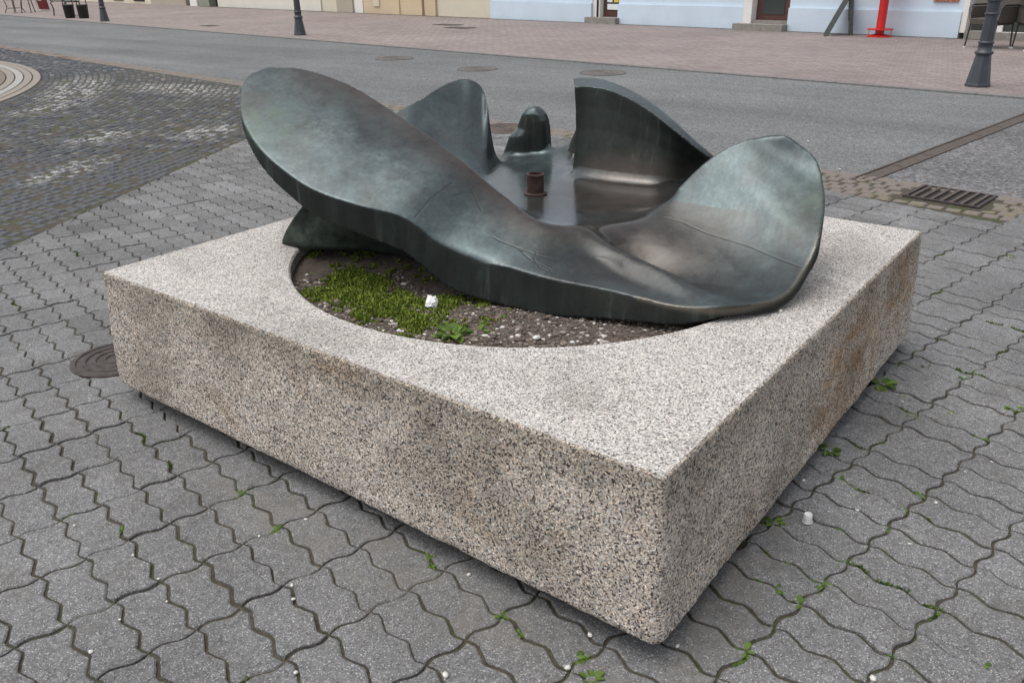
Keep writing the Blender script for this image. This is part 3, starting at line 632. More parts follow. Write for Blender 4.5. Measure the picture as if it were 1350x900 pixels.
# ---- basalt setts in arcs round the stone circle
RC = Vector((-2.56, 15.79)); RR = 7.925
setts = tag(obj('sett_paving', [(-14, 3, -.010), (0, 3.9, -.010), (6.2, 7.2, -.010), (9.5, 30, -.010), (-14, 30, -.010)], [(0, 1, 2, 3, 4)], SETT_JOINT), kind='structure')
def block(cx, cy, a, w, l, z, ch=.013, h=.03):
    b = MB(); b.box(-w/2, w/2, -l/2, l/2, -h, 0, ch=ch); ca, sa = math.cos(a), math.sin(a)
    return [(cx+x*ca-y*sa, cy+x*sa+y*ca, z+zz) for x, y, zz in b.V], b.F[1:]
lst = []
k = 0; r_ = RR+.06
while r_ < 15.5:
    h = .078; n = int(2*math.pi*r_/.088); off = rnd.random()
    for q in range(n):
        a = 2*math.pi*(q+off)/n; p = RC+Vector((math.cos(a), math.sin(a)))*r_
        if SL_N.dot(p) < SL_C+.03 or ST_N.dot(p) > ED_C-.02: continue
        d = seen((p.x, p.y, 0), .6)
        if d is None: continue
        lst.append((0 if seen((p.x, p.y, 0), .0) else 1, d, p.x, p.y, a))
    r_ += h+.003
lst.sort(); SV, SF = [], []; sm = []
for k in range(4):
    V, F = block(0, 0, 0, .070+.003*k, .080-.003*k, 0); sm.append(mesh('sett', V, F, SETT))
for k, (vis, d, x, y, a) in enumerate(lst):
    dz = rnd.uniform(-.008, .005); aa = a+rnd.uniform(-.12, .12)
    if k < 300:
        o = bpy.data.objects.new('sett', sm[k % 4]); o.location = (x, y, dz); o.rotation_euler = (rnd.uniform(-.03, .03), rnd.uniform(-.03, .03), aa); link(o, setts)
    else:
        V, F = block(x, y, aa, .074+rnd.uniform(-.008, .004), .081+rnd.uniform(-.012, .004), dz); q = len(SV); SV += V; SF += [tuple(q+i for i in f) for f in F]
tag(obj('sett_field', SV, SF, SETT, setts), kind='stuff')
# ---- stone circle of concentric rings
circle = tag(obj('stone_circle', [(RC.x+(RR-.01)*math.cos(a/32*math.pi), RC.y+(RR-.01)*math.sin(a/32*math.pi), -.014) for a in range(64)], [tuple(range(64))], JOINT), kind='structure')
for k, m in enumerate((RING_TAN, RING_TAN, RING_PALE, RING_TAN, RING_DARK, RING_DARK, RING_TAN)):
    r1 = RR-.112*k-.006; r0 = RR-.112*(k+1)+.006; seg = .55/RR; a = math.radians(-75)+k*.02
    while a < math.radians(35):
        c = RC+Vector((math.cos(a+seg/2), math.sin(a+seg/2)))*r1
        if seen((c.x, c.y, 0), .15) is not None:
            P = [(RC.x+r1*math.cos(a+seg*t/4), RC.y+r1*math.sin(a+seg*t/4)) for t in range(5)]+[(RC.x+r0*math.cos(a+seg*t/4), RC.y+r0*math.sin(a+seg*t/4)) for t in (4, 3, 2, 1, 0)]
            V, F = slab(P, .006, .04, .004, .002); obj('ring_stone', V, F, m, circle)
        a += seg
# ---- two courses of brick edging along the asphalt, and the apron round the inlet
edging = tag(obj('brick_edging', [st(-8, -.27, -.012), st(-8, .0, -.012), st(40, .0, -.012), st(40, -.27, -.012)], [(0, 1, 2, 3)], JOINT), kind='structure')
SV, SF = [], []; nb = 0
bm_ = [mesh('edging_brick', *block(0, 0, 0, .119-.004*k, .20-.006*k, 0, .008), BRICK) for k in range(3)]
for row in range(2):
    for k in range(-14, 150):
        s, n = k*.208+row*.104, -.064-.126*row; p = st(s, n)
        if abs((Vector(p[:2])-CH0).dot(cn)) < .09 and n > -.05: continue
        if -.2 < s < 1.25 and row == 1: continue
        if seen(p, .12) is None: continue
        if s < 14 and nb < 300:
            o = bpy.data.objects.new('edging_brick', bm_[rnd.randrange(3)]); o.location = (p[0], p[1], rnd.uniform(-.004, .003)); o.rotation_euler = (0, 0, ST_R+rnd.uniform(-.03, .03)); link(o, edging); nb += 1
        else:
            V, F = block(p[0], p[1], ST_R+rnd.uniform(-.03, .03), .117, .198, rnd.uniform(-.004, .003), .008); q = len(SV); SV += V; SF += [tuple(q+i for i in f) for f in F]
tag(obj('edging_course', SV, SF, BRICK, edging), kind='stuff')
ap = tag(obj('inlet_apron', [st(-.2, -.66, -.012), st(-.2, -.24, -.012), st(1.25, -.24, -.012), st(1.25, -.66, -.012)], [(0, 1, 2, 3)], JOINT), kind='structure')
am_ = [mesh('apron_brick', *block(0, 0, 0, .090-.005*k, .098-.006*k, 0, .009), BRICK) for k in range(3)]
GR = (.10, .55, -.44, -.05)     # inlet: s0, s1, n0, n1
for i in range(5):
    for k in range(-2, 13):
        s, n = k*.104+(i % 2)*.04, -.155-.097*i
        if i > 4 or s > 1.22: continue
        if GR[0]-.06 < s < GR[1]+.06 and GR[2]-.05 < n < GR[3]+.05: continue
        p = st(s, n); o = bpy.data.objects.new('apron_brick', am_[rnd.randrange(3)]); o.location = (p[0], p[1], rnd.uniform(-.006, .004)); o.rotation_euler = (rnd.uniform(-.03, .03), rnd.uniform(-.03, .03), ST_R+rnd.uniform(-.08, .08)); link(o, ap)

# ================================================================ THINGS IN THE STREET
# ---- channel drain across the carriageway
ch = tag(empty('channel_drain', (CH0.x, CH0.y, 0)), 'long rusty metal drain channel set across the grey asphalt', 'drain')
def chbar(n0, n1, t0, t1, z0, z1):
    b = MB(); q = [CH0+cd*t+cn*n for t, n in ((t0, n0), (t1, n0), (t1, n1), (t0, n1))]
    V = [(p.x-CH0.x, p.y-CH0.y, z) for z in (z0, z1) for p in q]
    return b.add(V, [(3, 2, 1, 0), (4, 5, 6, 7), (0, 1, 5, 4), (1, 2, 6, 5), (2, 3, 7, 6), (3, 0, 4, 7)])
LCH = (CH1-CH0).length
chbar(-.069, -.052, 0, LCH, -.05, .004).obj('rail', RUST_IRON, ch); chbar(.052, .069, 0, LCH, -.05, .004).obj('rail', RUST_IRON, ch)
for k in range(9): chbar(-.049, .049, k*LCH/9+.004, (k+1)*LCH/9-.004, -.04, -.003+.001*(k % 3)).obj('cover_plate', RUST_IRON, ch)
# ---- street inlet
gi = tag(empty('inlet_grate', st(.325, -.245)), 'rusty iron drain grate with slanting bars set in red bricks', 'grate')
gi.rotation_euler = (0, 0, ST_R)
b = MB(); W2, L2 = .185, .225
b.box(-W2, W2, -L2, -L2+.02, -.05, .008); b.box(-W2, W2, L2-.02, L2, -.05, .008); b.box(-W2, -W2+.02, -L2+.02, L2-.02, -.05, .0075); b.box(W2-.02, W2, -L2+.02, L2-.02, -.05, .0075)
b.obj('frame', IRON, gi)
for k in range(7):
    y = -L2+.05+k*(2*L2-.10)/6; b = MB(); b.box(-W2+.02, W2-.02, y-.011, y+.011, -.002, .010, ch=.003); b.obj('bar', RUST_IRON, gi)
b = MB(); b.box(-W2+.01, W2-.01, -L2+.01, L2-.01, -.035, -.003); b.obj('pit_shade_plate', DARK_IN, gi)  # shallow black plate, its colour stands in for the shaded pit
# ---- manhole covers
COVER = plain('worn_cover', (.115, .103, .095), .8, .1, .25, 20, .3)
def manhole(s, n, r, label, xy=None, z=0.004, rings=3, mat=COVER):
    p = xy or st(s, n)[:2]; m = tag(empty('manhole_cover', (p[0], p[1], 0)), label, 'manhole cover')
    b = MB(); b.lathe([(r, -.03), (r, z), (r*.93, z), (r*.93, z-.006)], 40); b.obj('frame', mat, m)
    b = MB(); b.lathe([(r*.915, -.03), (r*.915, z-.002)], 40); b.obj('lid', mat, m)
    for k in range(rings):
        q = r*(.2+.22*k); b = MB()
        V, F = [], []
        for i in range(36):
            a = 2*math.pi*i/36
            for rr, zz in ((q, z-.002), (q+.004, z+.003), (q+.012, z+.003), (q+.016, z-.002)): V.append((rr*math.cos(a), rr*math.sin(a), zz))
        for i in range(36):
            for t in range(3): F.append((4*i+t, 4*i+t+1, 4*((i+1) % 36)+t+1, 4*((i+1) % 36)+t))
        b.add(V, F).obj('raised_ring', mat, m)
    return m
manhole(10.08, 3.14, .32, 'leftmost of three round manhole covers in the asphalt, behind the sculpture')
manhole(7.86, 2.89, .30, 'middle of three round manhole covers in the asphalt, behind the sculpture')
manhole(6.12, 3.60, .32, 'rightmost of three round manhole covers in the asphalt, above the sharp upright lobe')
manhole(0, 0, .165, 'small dark iron cover with ringed pattern beside the left corner of the granite block', xy=(.135, 2.43), rings=4, mat=IRON)
manhole(0, 0, .26, 'dark red round cover at the paving edge seen between two lobes of the bronze', xy=(4.92, 4.2), mat=RUST_IRON)
for s, n, w, l, lab in ((15.48, 9.21, .75, .42, 'dark rectangular cover in the brick pavement, the one nearer the houses'), (14.38, 8.62, .75, .40, 'dark rectangular cover in the brick pavement, the one nearer the road'), (20.9, 5.6, .5, .3, 'small dark cover in the brick pavement behind the left lamp post')):
    t = tag(empty('service_cover', st(s, n)), lab, 'manhole cover'); t.rotation_euler = (0, 0, ST_R)
    b = MB(); b.box(-l/2, l/2, -w/2, w/2, -.03, .006); b.obj('frame', IRON, t); b = MB(); b.box(-l/2+.03, l/2-.03, -w/2+.03, w/2-.03, -.02, .010); b.obj('lid', IRON, t)
# ---- lamp posts
def lamp(s, n, label, sc=1.0):
    t = tag(empty('lamp_post', st(s, n), .2), label, 'lamp post', 'lamp posts along the kerb')
    b = MB(); b.lathe([(.135, 0), (.135, .03), (.128, .035), (.082, .335), (.080, .36)], 8); b.obj('base', POST, t)
    b = MB(); b.lathe([(.08, .35), (.096, .358), (.100, .372), (.096, .386), (.074, .395), (.074, .47), (.083, .475), (.083, .49), (.072, .5)], 24); b.obj('collar', POST, t, True)
    b = MB(); b.lathe([(.072, .49), (.066, .78), (.066, .9), (.062, 1.2), (.042, 3.4)], 12); b.obj('shaft', POST, t)
    for z in (.79, .93): b = MB(); b.lathe([(.066, z-.014), (.078, z-.008), (.078, z+.008), (.066, z+.014)], 20); b.obj('ring', POST, t, True)
    b = MB(); b.lathe([(.05, 3.38), (.09, 3.42), (.16, 3.85), (.2, 3.88), (.06, 4.02), (.01, 4.1)], 6); b.obj('lantern', GLASS, t)
    return t
lamp(1.80, 5.12, 'slate grey lamp post with flared base at the right edge, near the brown chairs')
lamp(15.86, 5.12, 'slate grey lamp post in front of the off-white wall, middle one of three')
lamp(25.9, 4.90, 'slate grey lamp post farthest left, next to the black bins')

# ---- buildings across the street (the photograph shows only their feet)
FN = 11.65
def house(name, label): return tag(empty(name, st(0, FN)), label, 'house')
def part(par, name, s0, s1, n0, n1, z0, z1, mat):
    b = MB(); stbox(b, s0, s1, n0, n1, z0, z1); o = b.obj(name, mat, par)
    o.matrix_parent_inverse = par.matrix_world.inverted() if par.type != 'EMPTY' else Matrix.Translation(-Vector(par.location)); return o
def sub(par, name, s0, s1, n0, n1, z0, z1, mat):
    b = MB(); stbox(b, s0, s1, n0, n1, z0, z1); o = b.obj(name, mat, par); return o
H = 6.4
bl = house('blue_house', 'pale blue rendered house with white door surrounds and low plinth course')
for s0, s1 in ((12.78, 16.35), (8.56, 11.96), (4.12, 7.52)):
    part(bl, 'wall', s0, s1, FN, FN+.4, 0, H, BLUE_WALL); part(bl, 'plinth_course', s0+.002, s1-.002, FN-.05, FN-.003, 0, .455, BLUE_WALL)
part(bl, 'wall', 11.96, 12.78, FN+.002, FN+.4, 2.35, H-.01, BLUE_WALL); part(bl, 'wall', 7.52, 8.56, FN+.002, FN+.4, 2.35, H-.01, BLUE_WALL)
part(bl, 'wall', 1.2, 4.12, FN+.003, FN+.4, 2.6, H-.01, BLUE_WALL)
part(bl, 'wall', -14, 1.19, FN, FN+.4, 0, H, BLUE_WALL); part(bl, 'plinth_course', -13.99, 1.18, FN-.05, FN-.003, 0, .455, BLUE_WALL)
part(bl, 'cornice', -14, 16.33, FN-.18, FN-.06, H-.3, H+.05, TRIM); part(bl, 'roof', -14, 16.33, FN-.2, FN+5, H+.06, H+.3, IRON)
part(bl, 'door_surround', 12.56, 12.775, FN+.02, FN+.3, .10, 2.34, TRIM); part(bl, 'door_surround', 8.36, 8.555, FN-.06, FN+.22, .12, 2.34, TRIM)
part(bl, 'door_surround', 4.02, 4.115, FN-.03, FN+.3, .10, 2.58, TRIM)
part(bl, 'downpipe', 12.60, 12.64, FN-.01, FN+.015, .12, 2.3, BLACK)
d1 = part(bl, 'door', 11.98, 12.55, FN+.16, FN+.21, .15, 2.3, BROWN_DOOR); d1['label'] = 'brown door with white and yellow notices'
def onto(par, name, s0, s1, n0, n1, z0, z1, mat):
    b = MB(); stbox(b, s0, s1, n0, n1, z0, z1); o = b.obj(name, mat, par); o.matrix_parent_inverse = Matrix.Identity(4); return o
onto(d1, 'pane', 12.06, 12.47, FN+.150, FN+.158, .30, 2.2, GLASS)
for s0, s1, z0, z1, m in ((12.08, 12.42, .31, .44, PAPER), (12.27, 12.43, .48, .70, PAPER), (12.08, 12.22, .48, .62, YELLOW)): onto(d1, 'notice', s0, s1, FN+.140, FN+.148, z0, z1, m)
d2 = part(bl, 'door', 7.58, 8.34, FN+.14, FN+.19, .19, 2.3, BROWN_DOOR); d2['label'] = 'red-brown door with a tall glass pane'
onto(d2, 'pane', 7.70, 8.20, FN+.128, FN+.137, .31, 2.15, GLASS)
part(bl, 'doorstep', 7.50, 8.66, FN-.30, FN+.24, .0, .13, STEP); part(bl, 'threshold', 7.53, 8.35, FN-.02, FN+.23, .132, .19, STEP)
part(bl, 'doorstep', 11.90, 12.85, FN-.22, FN+.3, .0, .14, STEP)
part(bl, 'door_sill', 3.0, 4.01, FN-.08, FN+.3, .0, .13, STEP)
part(bl, 'entrance_interior', 1.2, 4.01, FN+1.2, FN+1.3, .0, 2.6, DARK_IN); part(bl, 'entrance_floor', 1.2, 4.01, FN+.31, FN+1.19, .0, .12, DARK_IN)
part(bl, 'shop_window', 1.2, 3.40, FN+.05, FN+.09, .14, 2.55, GLASS); part(bl, 'window_post', 3.41, 3.50, FN, FN+.12, .14, 2.58, TRIM); part(bl, 'window_base', 1.2, 3.49, FN-.02, FN+.13, 0, .135, TRIM)
part(bl, 'menu_board', 4.22, 4.66, FN-.03, FN-.004, .62, 1.3, plain('menu_print', (.30, .12, .07), .5, 0, .7, 30))
onto_s = part(bl, 'window_sign', 2.6, 3.30, FN+.03, FN+.045, .60, .9, PAPER); part(bl, 'yellow_sign', 2.5, 3.12, FN+.012, FN+.026, .64, .95, YELLOW)
tn = house('tan_house', 'tan and cream rendered house between the pale blue house and the white one')
part(tn, 'wall', 16.36, 18.72, FN+.10, FN+.4, 0, H+.4, CREAM_WALL); part(tn, 'pilaster', 18.73, 19.22, FN+.03, FN+.4, 0, H+.4, TAN_WALL); part(tn, 'wall', 19.28, 22.15, FN-.02, FN+.4, 0, H+.4, TAN_WALL)
part(tn, 'pilaster', 20.3, 20.7, FN-.06, FN-.023, 0, 3.2, TAN_WALL); part(tn, 'door_surround', 22.16, 22.62, FN-.04, FN+.4, 0, 3, TRIM); part(tn, 'wall', 22.16, 22.62, FN+.002, FN+.4, 3.005, H+.4, TAN_WALL); part(tn, 'pilaster', 22.63, 23.5, FN-.10, FN+.4, 0, H+.4, BEIGE_WALL)
part(tn, 'wall', 23.51, 24.55, FN+.05, FN+.4, 0, H+.4, CREAM_WALL); part(tn, 'plaque', 21.3, 21.6, FN-.05, FN-.024, .22, .5, CREAM_WALL)
wh = house('white_house', 'off-white house behind the middle lamp post, with a dark doorway at its left end')
part(wh, 'wall', 24.56, 31.6, FN, FN+.4, 0, H+.8, WHITE_WALL); part(wh, 'wall', 31.6, 32.3, FN+.003, FN+.4, 2.4, H+.8, WHITE_WALL); part(wh, 'doorway', 31.6, 32.3, FN+.3, FN+.35, 0, 2.4, DARK_IN)
part(wh, 'shutter', 32.3, 33.2, FN+.0, FN+.35, 0, 2.4, GREENISH); part(wh, 'wall', 32.31, 33.79, FN+.003, FN+.4, 2.405, H+.8, WHITE_WALL); part(wh, 'pillar', 33.21, 33.8, FN-.05, FN+.4, 0, 2.4, TRIM)
bg = house('beige_house', 'beige stone fronted house farthest left across the street')
part(bg, 'wall', 33.82, 34.25, FN+.25, FN+.4, 0, H, DARK_IN); part(bg, 'wall', 34.26, 37.5, FN, FN+.4, 0, H, BEIGE_WALL); part(bg, 'wall', 37.51, 60, FN+.05, FN+.4, .0, H, CREAM_WALL)
for s0 in (38.2, 40.4): 
    w = part(bg, 'cellar_window', s0, s0+1.1, FN+.02, FN+.048, .1, .5, BLACK)
    for k in range(4): onto(w, 'bar', s0+.2+.22*k, s0+.23+.22*k, FN+.0, FN+.018, .1, .5, IRON)
# dirt gathered in the open joint along the walls
strip('wall_foot_joint', 3.5, 33, FN-.16, FN-.0, .003, JOINT)

# ---- things standing on the brick pavement
rp = tag(empty('bar_table', st(5.42, 11.25)), 'red tubular bar table standing on a round red base before the blue wall', 'table')
b = MB(); b.lathe([(.235, 0), (.235, .018), (.20, .03), (.085, .05)], 40); b.obj('base_plate', RED, rp)
b = MB(); b.lathe([(.08, .03), (.08, 1.08)], 28); b.obj('column', RED, rp, False)
b = MB(); b.lathe([(.078, .125), (.238, .125), (.238, .145), (.078, .145)], 40); b.obj('foot_ring', RED, rp)
for a in (.3, 2.4, 4.5): b = MB(); b.tube([(.225*math.cos(a), .225*math.sin(a), .015), (.225*math.cos(a), .225*math.sin(a), .13)], .006, 6); b.obj('rod', RED, rp)
b = MB(); b.lathe([(.3, 1.08), (.31, 1.09), (.31, 1.11), (.3, 1.12)], 40); b.obj('table_top', RED, rp)
ab = tag(empty('sandwich_board', (16.22, 5.02, 0)), 'grey wooden sandwich board seen edge-on beside the red table', 'sandwich board')
Aa, Bb, Ap = Vector((0, 0, 0)), Vector((.40, -.36, 0)), Vector((.32, -.29, .80)); wd = Vector((.95, .31, 0)).normalized()
for nm, q in (('front_panel', Aa), ('rear_panel', Bb)):
    b = MB(); 
    for t in (.0, .45): b.quadbar(q+wd*t, Ap+wd*t, .085, .06, up=wd)
    o = b.obj('leg_frame', WOOD, ab)
    b = MB(); b.quadbar(q.lerp(Ap, .2)+wd*.225, q.lerp(Ap, .95)+wd*.225, .40, .02, up=wd.cross(Ap-q)); b.obj('panel', WOOD, o)
def cafe_chair(x, y, rz, label):
    t = tag(empty('wicker_chair', (x, y, 0), rz), label, 'chair', 'wicker chairs outside the doorway')
    for sx in (-1, 1):
        for sy in (-1, 1):
            b = MB(); b.tube([(sx*.24, sy*.24, 0), (sx*.22, sy*.21, .44)], .013, 8); o = b.obj('leg', STEEL, t)
            b = MB(); b.lathe([(.017, 0), (.017, .025)], 8, (sx*.24, sy*.24, 0)); b.obj('foot_cap', WHITE_PLASTIC, o)
        b = MB(); b.tube([(sx*.24, -.22, .44), (sx*.27, -.24, .62), (sx*.275, -.15, .66), (sx*.27, .2, .66), (sx*.24, .25, .62)], .014, 8); b.obj('armrest', STEEL, t, True)
    b = MB(); b.box(-.23, .23, -.23, .23, .36, .46, ch=.012); b.obj('seat', WICKER, t)
    for sx in (-1, 1): b = MB(); b.box(sx*.25-.012, sx*.25+.012, -.2, .24, .40, .64, ch=.006); b.obj('side_panel', WICKER, t)
    b = MB(); V, F = [], []
    for i in range(9):
        a = -.24+.06*i; cur = .03*(1-(a/.24)**2)
        for z, dy in ((.40, .0), (.90, .10)): V += [(a, .22+dy+cur, z), (a, .25+dy+cur, z)]
    for i in range(8):
        o = 4*i
        F += [(o, o+4, o+6, o+2), (o+1, o+3, o+7, o+5), (o+2, o+6, o+7, o+3), (o, o+1, o+5, o+4)]
    F += [(0, 2, 3, 1), (32, 33, 35, 34)]
    b.add(V, F); b.obj('backrest', WICKER, t)
cafe_chair(15.05, 1.98, math.radians(-115), 'brown wicker armchair beside the right lamp post, nearer the dark doorway')
cafe_chair(15.02, 1.30, math.radians(-60), 'brown wicker armchair at the right edge of the picture')
# far left group
def bin_(s, n, label):
    t = tag(empty('planter_bin', st(s, n)), label, 'bin', 'black bins at the far left')
    b = MB(); b.lathe([(.135, 0), (.15, .04), (.165, .36), (.175, .37), (.175, .40), (.155, .405), (.15, .36)], 24); b.obj('bucket', BLACK_BIN, t, True)
    b = MB(); b.tube([(-.16, 0, .36), (-.15, 0, .62), (0, 0, .72), (.15, 0, .62), (.16, 0, .36)], .014, 6); b.obj('hoop', BLACK, t)
bin_(28.95, 5.05, 'left one of two round black bins beside the iron bench'); bin_(28.35, 5.25, 'right one of two round black bins beside the iron bench')
bn = tag(empty('iron_bench', st(30.6, 5.6), ST_R), 'black scrolled iron bench behind the black bins', 'bench')
for y in (-.6, .6):
    b = MB(); b.tube([(-.25, y, 0), (-.22, y, .22), (-.28, y, .40), (-.16, y, .46), (.2, y, .44), (.24, y, .2), (.30, y, 0)], .02, 6)
    b.tube([(-.24, y, .44), (-.32, y, .56), (-.22, y, .66), (-.12, y, .60), (-.16, y, .52)], .018, 6); b.obj('side_frame', BLACK, bn)
for k in range(4): b = MB(); b.box(-.2+.11*k, -.11+.11*k, -.7, .7, .455, .48); b.obj('seat_slat', WOOD, bn)
for k in range(3): b = MB(); b.box(.24+.03*k, .262+.03*k, -.7, .7, .56+.11*k, .64+.11*k); b.obj('back_slat', WOOD, bn)
sg = tag(empty('pavement_sign', st(35.5, 6.6), ST_R+.5), 'red sign with pale lettering in a leaning white frame, far left', 'sign')
b = MB(); b.quadbar((-.02, -.32, 0), (-.22, -.32, 1.0), .04, .05); b.quadbar((-.02, .36, 0), (-.22, .36, 1.0), .04, .05); b.quadbar((-.02, -.34, .03), (-.02, .38, .03), .05, .04); b.obj('frame', WHITE_PLASTIC, sg)
b = MB(); b.quadbar((-.075, .0, .06), (-.25, .0, .95), .46, .03, up=(1, 0, .2)); pn = b.obj('red_panel', plain('sign_red', (.16, .022, .018), .5, 0, .2, 9), sg)
b = MB()
for y0, y1, z0, z1 in ((-.13, -.05, .40, .52), (.02, .16, .50, .53), (.13, .16, .36, .52), (-.02, .13, .36, .39)):
    fx = lambda z: -.097-.197*(z-.06); V = [(fx(z0), y0, z0), (fx(z0), y1, z0), (fx(z1), y1, z1), (fx(z1), y0, z1)]; b.add(V, [(0, 1, 2, 3)])
b.obj('lettering', plain('sign_pale', (.55, .50, .42), .6), pn)
es = tag(empty('display_easel', st(34.5, 5.65), .4), 'thin dark easel standing left of the red sign', 'easel')
for p0, p1 in (((-.12, -.2, 0), (0, -.03, 1.3)), ((-.12, .22, 0), (0, .03, 1.3)), ((.3, 0, 0), (.02, 0, 1.25))): b = MB(); b.tube([p0, p1], .017, 6); b.obj('leg', BLACK, es)
b = MB(); b.tube([(-.07, -.13, .5), (-.07, .14, .5)], .015, 6); b.obj('crossbar', BLACK, es)
ic = tag(empty('iron_chair', st(35.05, 5.35), .3), 'ornate black iron chair at the far left corner', 'chair')
for sx in (-.2, .2):
    for sy in (-.2, .2): b = MB(); b.tube([(sx*1.15, sy*1.15, 0), (sx*.8, sy*.8, .22), (sx, sy, .45)], .014, 6); b.obj('leg', BLACK, ic)
b = MB(); b.lathe([(.22, .44), (.22, .47)], 20); b.obj('seat', BLACK, ic)
b = MB(); b.tube([(-.18, .2, .46), (-.2, .26, .7), (-.1, .3, .9), (.1, .3, .9), (.2, .26, .7), (.18, .2, .46)], .014, 6); b.tube([(-.16, -.16, .16), (.16, .16, .16)], .012, 6); b.tube([(-.16, .16, .16), (.16, -.16, .16)], .012, 6); b.obj('backrest', BLACK, ic)

# ================================================================ THE PLINTH AND ITS BED
PX, PY, ZT, ZB, EX = 2.0, 2.0988, .4658, .06, .024
HC, HR = (1.0156, 1.0624), .828
pl = tag(empty('granite_plinth', (0, 0, 0)), 'large square speckled granite block carrying the bronze, with a round hole in its top', 'plinth')
def perimeter(step=.011, rc=.007):
    P = []
    cs = [(0, 0), (PX, 0), (PX, PY), (0, PY)]
    for k in range(4):
        a, b = Vector(cs[k]), Vector(cs[(k+1) % 4]); d = (b-a); L = d.length; d.normalize(); nn = Vector((d.y, -d.x)); m = int((L-2*rc)/step)
        for i in range(m+1): P.append((a+d*(rc+(L-2*rc)*i/m), nn))
        d2 = Vector((-d.y, d.x)); c = b-d*rc+d2*rc
        for i in (1, 2): 
            an = math.pi/2*i/3; nv = nn*math.cos(an)+d*math.sin(an); P.append((c+nv*rc, nv))
    return P
PR = perimeter(); n = len(PR); V, F = [], []
prof = [(0, -.006)]+[(.001, -.002), (.004, .0)]+[(.014+.0132*k, .0) for k in range(29)]
prof = [(d, o) for d, o in prof if d < ZT-ZB-.02]+[(ZT-ZB-.007, .0), (ZT-ZB-.002, -.003), (ZT-ZB, -.008)]
for (p, nv) in PR:
    for k, (dn, off) in enumerate(prof):
        e = EX*dn/(ZT-ZB); z = ZT-dn
        q = Vector((p.x+nv.x*(off+e), p.y+nv.y*(off+e), z))
        if k > 0:
            a = noise.noise(q*22)*.0028+noise.noise(q*70)*.0022+noise.noise(q*4)*.004
            w = min(1, dn/.02); q += Vector((nv.x, nv.y, 0))*(a*w)
            if k in (1, 2): q.z += noise.noise(Vector((q.x, q.y, 3))*30)*.0028; q += Vector((nv.x, nv.y, 0))*noise.noise(Vector((q.x, q.y, 9))*18)*.003
        V.append(q)
m = len(prof)
for i in range(n):
    for k in range(m-1): F.append((i*m+k, i*m+k+1, ((i+1) % n)*m+k+1, ((i+1) % n)*m+k))
o = len(V); V += [(x, y, ZB+.004) for x, y in ((.05, .05), (PX-.05, .05), (PX-.05, PY-.05), (.05, PY-.05))]; F.append((o+3, o+2, o+1, o))
side = obj('split_sides', V, F, GRANITE_SIDE, pl, True)
# sawn top with the round opening
V, F = [], []
for i, (p, nv) in enumerate(PR):
    q = Vector((p.x-nv.x*.0062, p.y-nv.y*.0062)); a = math.atan2(q.y-HC[1], q.x-HC[0])
    V += [(q.x, q.y, ZT+.0004), (HC[0]+(HR+.006)*math.cos(a), HC[1]+(HR+.006)*math.sin(a), ZT+.0004), (HC[0]+HR*math.cos(a), HC[1]+HR*math.sin(a), ZT-.005), (HC[0]+HR*math.cos(a), HC[1]+HR*math.sin(a), ZT-.12)]
for i in range(n):
    for k in range(3): F.append((4*i+k, 4*((i+1) % n)+k, 4*((i+1) % n)+k+1, 4*i+k+1))
top = obj('sawn_top', V, F, GRANITE_TOP, pl)
b = MB(); b.box(.14, PX-.14, .14, PY-.14, -.03, ZB+.006); b.obj('recessed_base', plain('base_concrete', (.13, .125, .115), .9, 0, .2, 14, .4), pl)

# soil bed in the opening
def bed_z(x, y): return .426+.012*noise.noise(Vector((x*3, y*3, 0)))+.006*noise.noise(Vector((x*14, y*14, 2)))+.003*noise.noise(Vector((x*45, y*45, 5)))
V, F = [], []; NR, NA = 60, 200
for i in range(NR+1):
    r = (HR+.003)*math.sqrt(i/NR) if i else 0.0
    for k in range(NA):
        a = 2*math.pi*k/NA; x, y = HC[0]+r*math.cos(a), HC[1]+r*math.sin(a); V.append((x, y, bed_z(x, y)))
for i in range(NR):
    for k in range(NA): F.append((i*NA+k, i*NA+(k+1) % NA, (i+1)*NA+(k+1) % NA, (i+1)*NA+k))
tag(obj('soil_bed', V, F, SOIL, None, True), kind='structure')
def pebble_mesh(seed, flat=.6):
    bm = bmesh.new(); bmesh.ops.create_icosphere(bm, subdivisions=1, radius=1); r = random.Random(seed)
    for v in bm.verts: v.co *= 1+r.uniform(-.28, .22); v.co.z *= flat
    V = [tuple(v.co) for v in bm.verts]; F = [tuple(v.index for v in f.verts) for f in bm.faces]; bm.free(); return V, F
PB = [pebble_mesh(k, .5+.08*(k % 4)) for k in range(8)]
def in_bed_view(x, y): return math.hypot(x-HC[0], y-HC[1]) < HR-.012 and (x < .80 or y < .6)
SV, SF = [], []; r = random.Random(3)
for k in range(5200):
    a = r.uniform(math.radians(140), math.radians(265)); q = HR*math.sqrt(r.uniform(.30, 1)); x, y = HC[0]+q*math.cos(a), HC[1]+q*math.sin(a)
    if q > HR-.012: continue
    V0, F0 = PB[r.randrange(8)]; sc = r.uniform(.0025, .006)*(1.7 if r.random() < .12 else 1); an = r.uniform(0, 6.28); z = bed_z(x, y)+sc*.25; ca, sa = math.cos(an), math.sin(an); o = len(SV)
    ex = r.uniform(1, 1.6)
    SV += [(x+sc*(vx*ex*ca-vy*sa), y+sc*(vx*ex*sa+vy*ca), z+sc*vz) for vx, vy, vz in V0]; SF += [tuple(o+i for i in f) for f in F0]
tag(obj('bed_gravel', SV, SF, GRAVEL), 'small mixed gravel lying on the soil of the bed', 'gravel', kind='stuff')
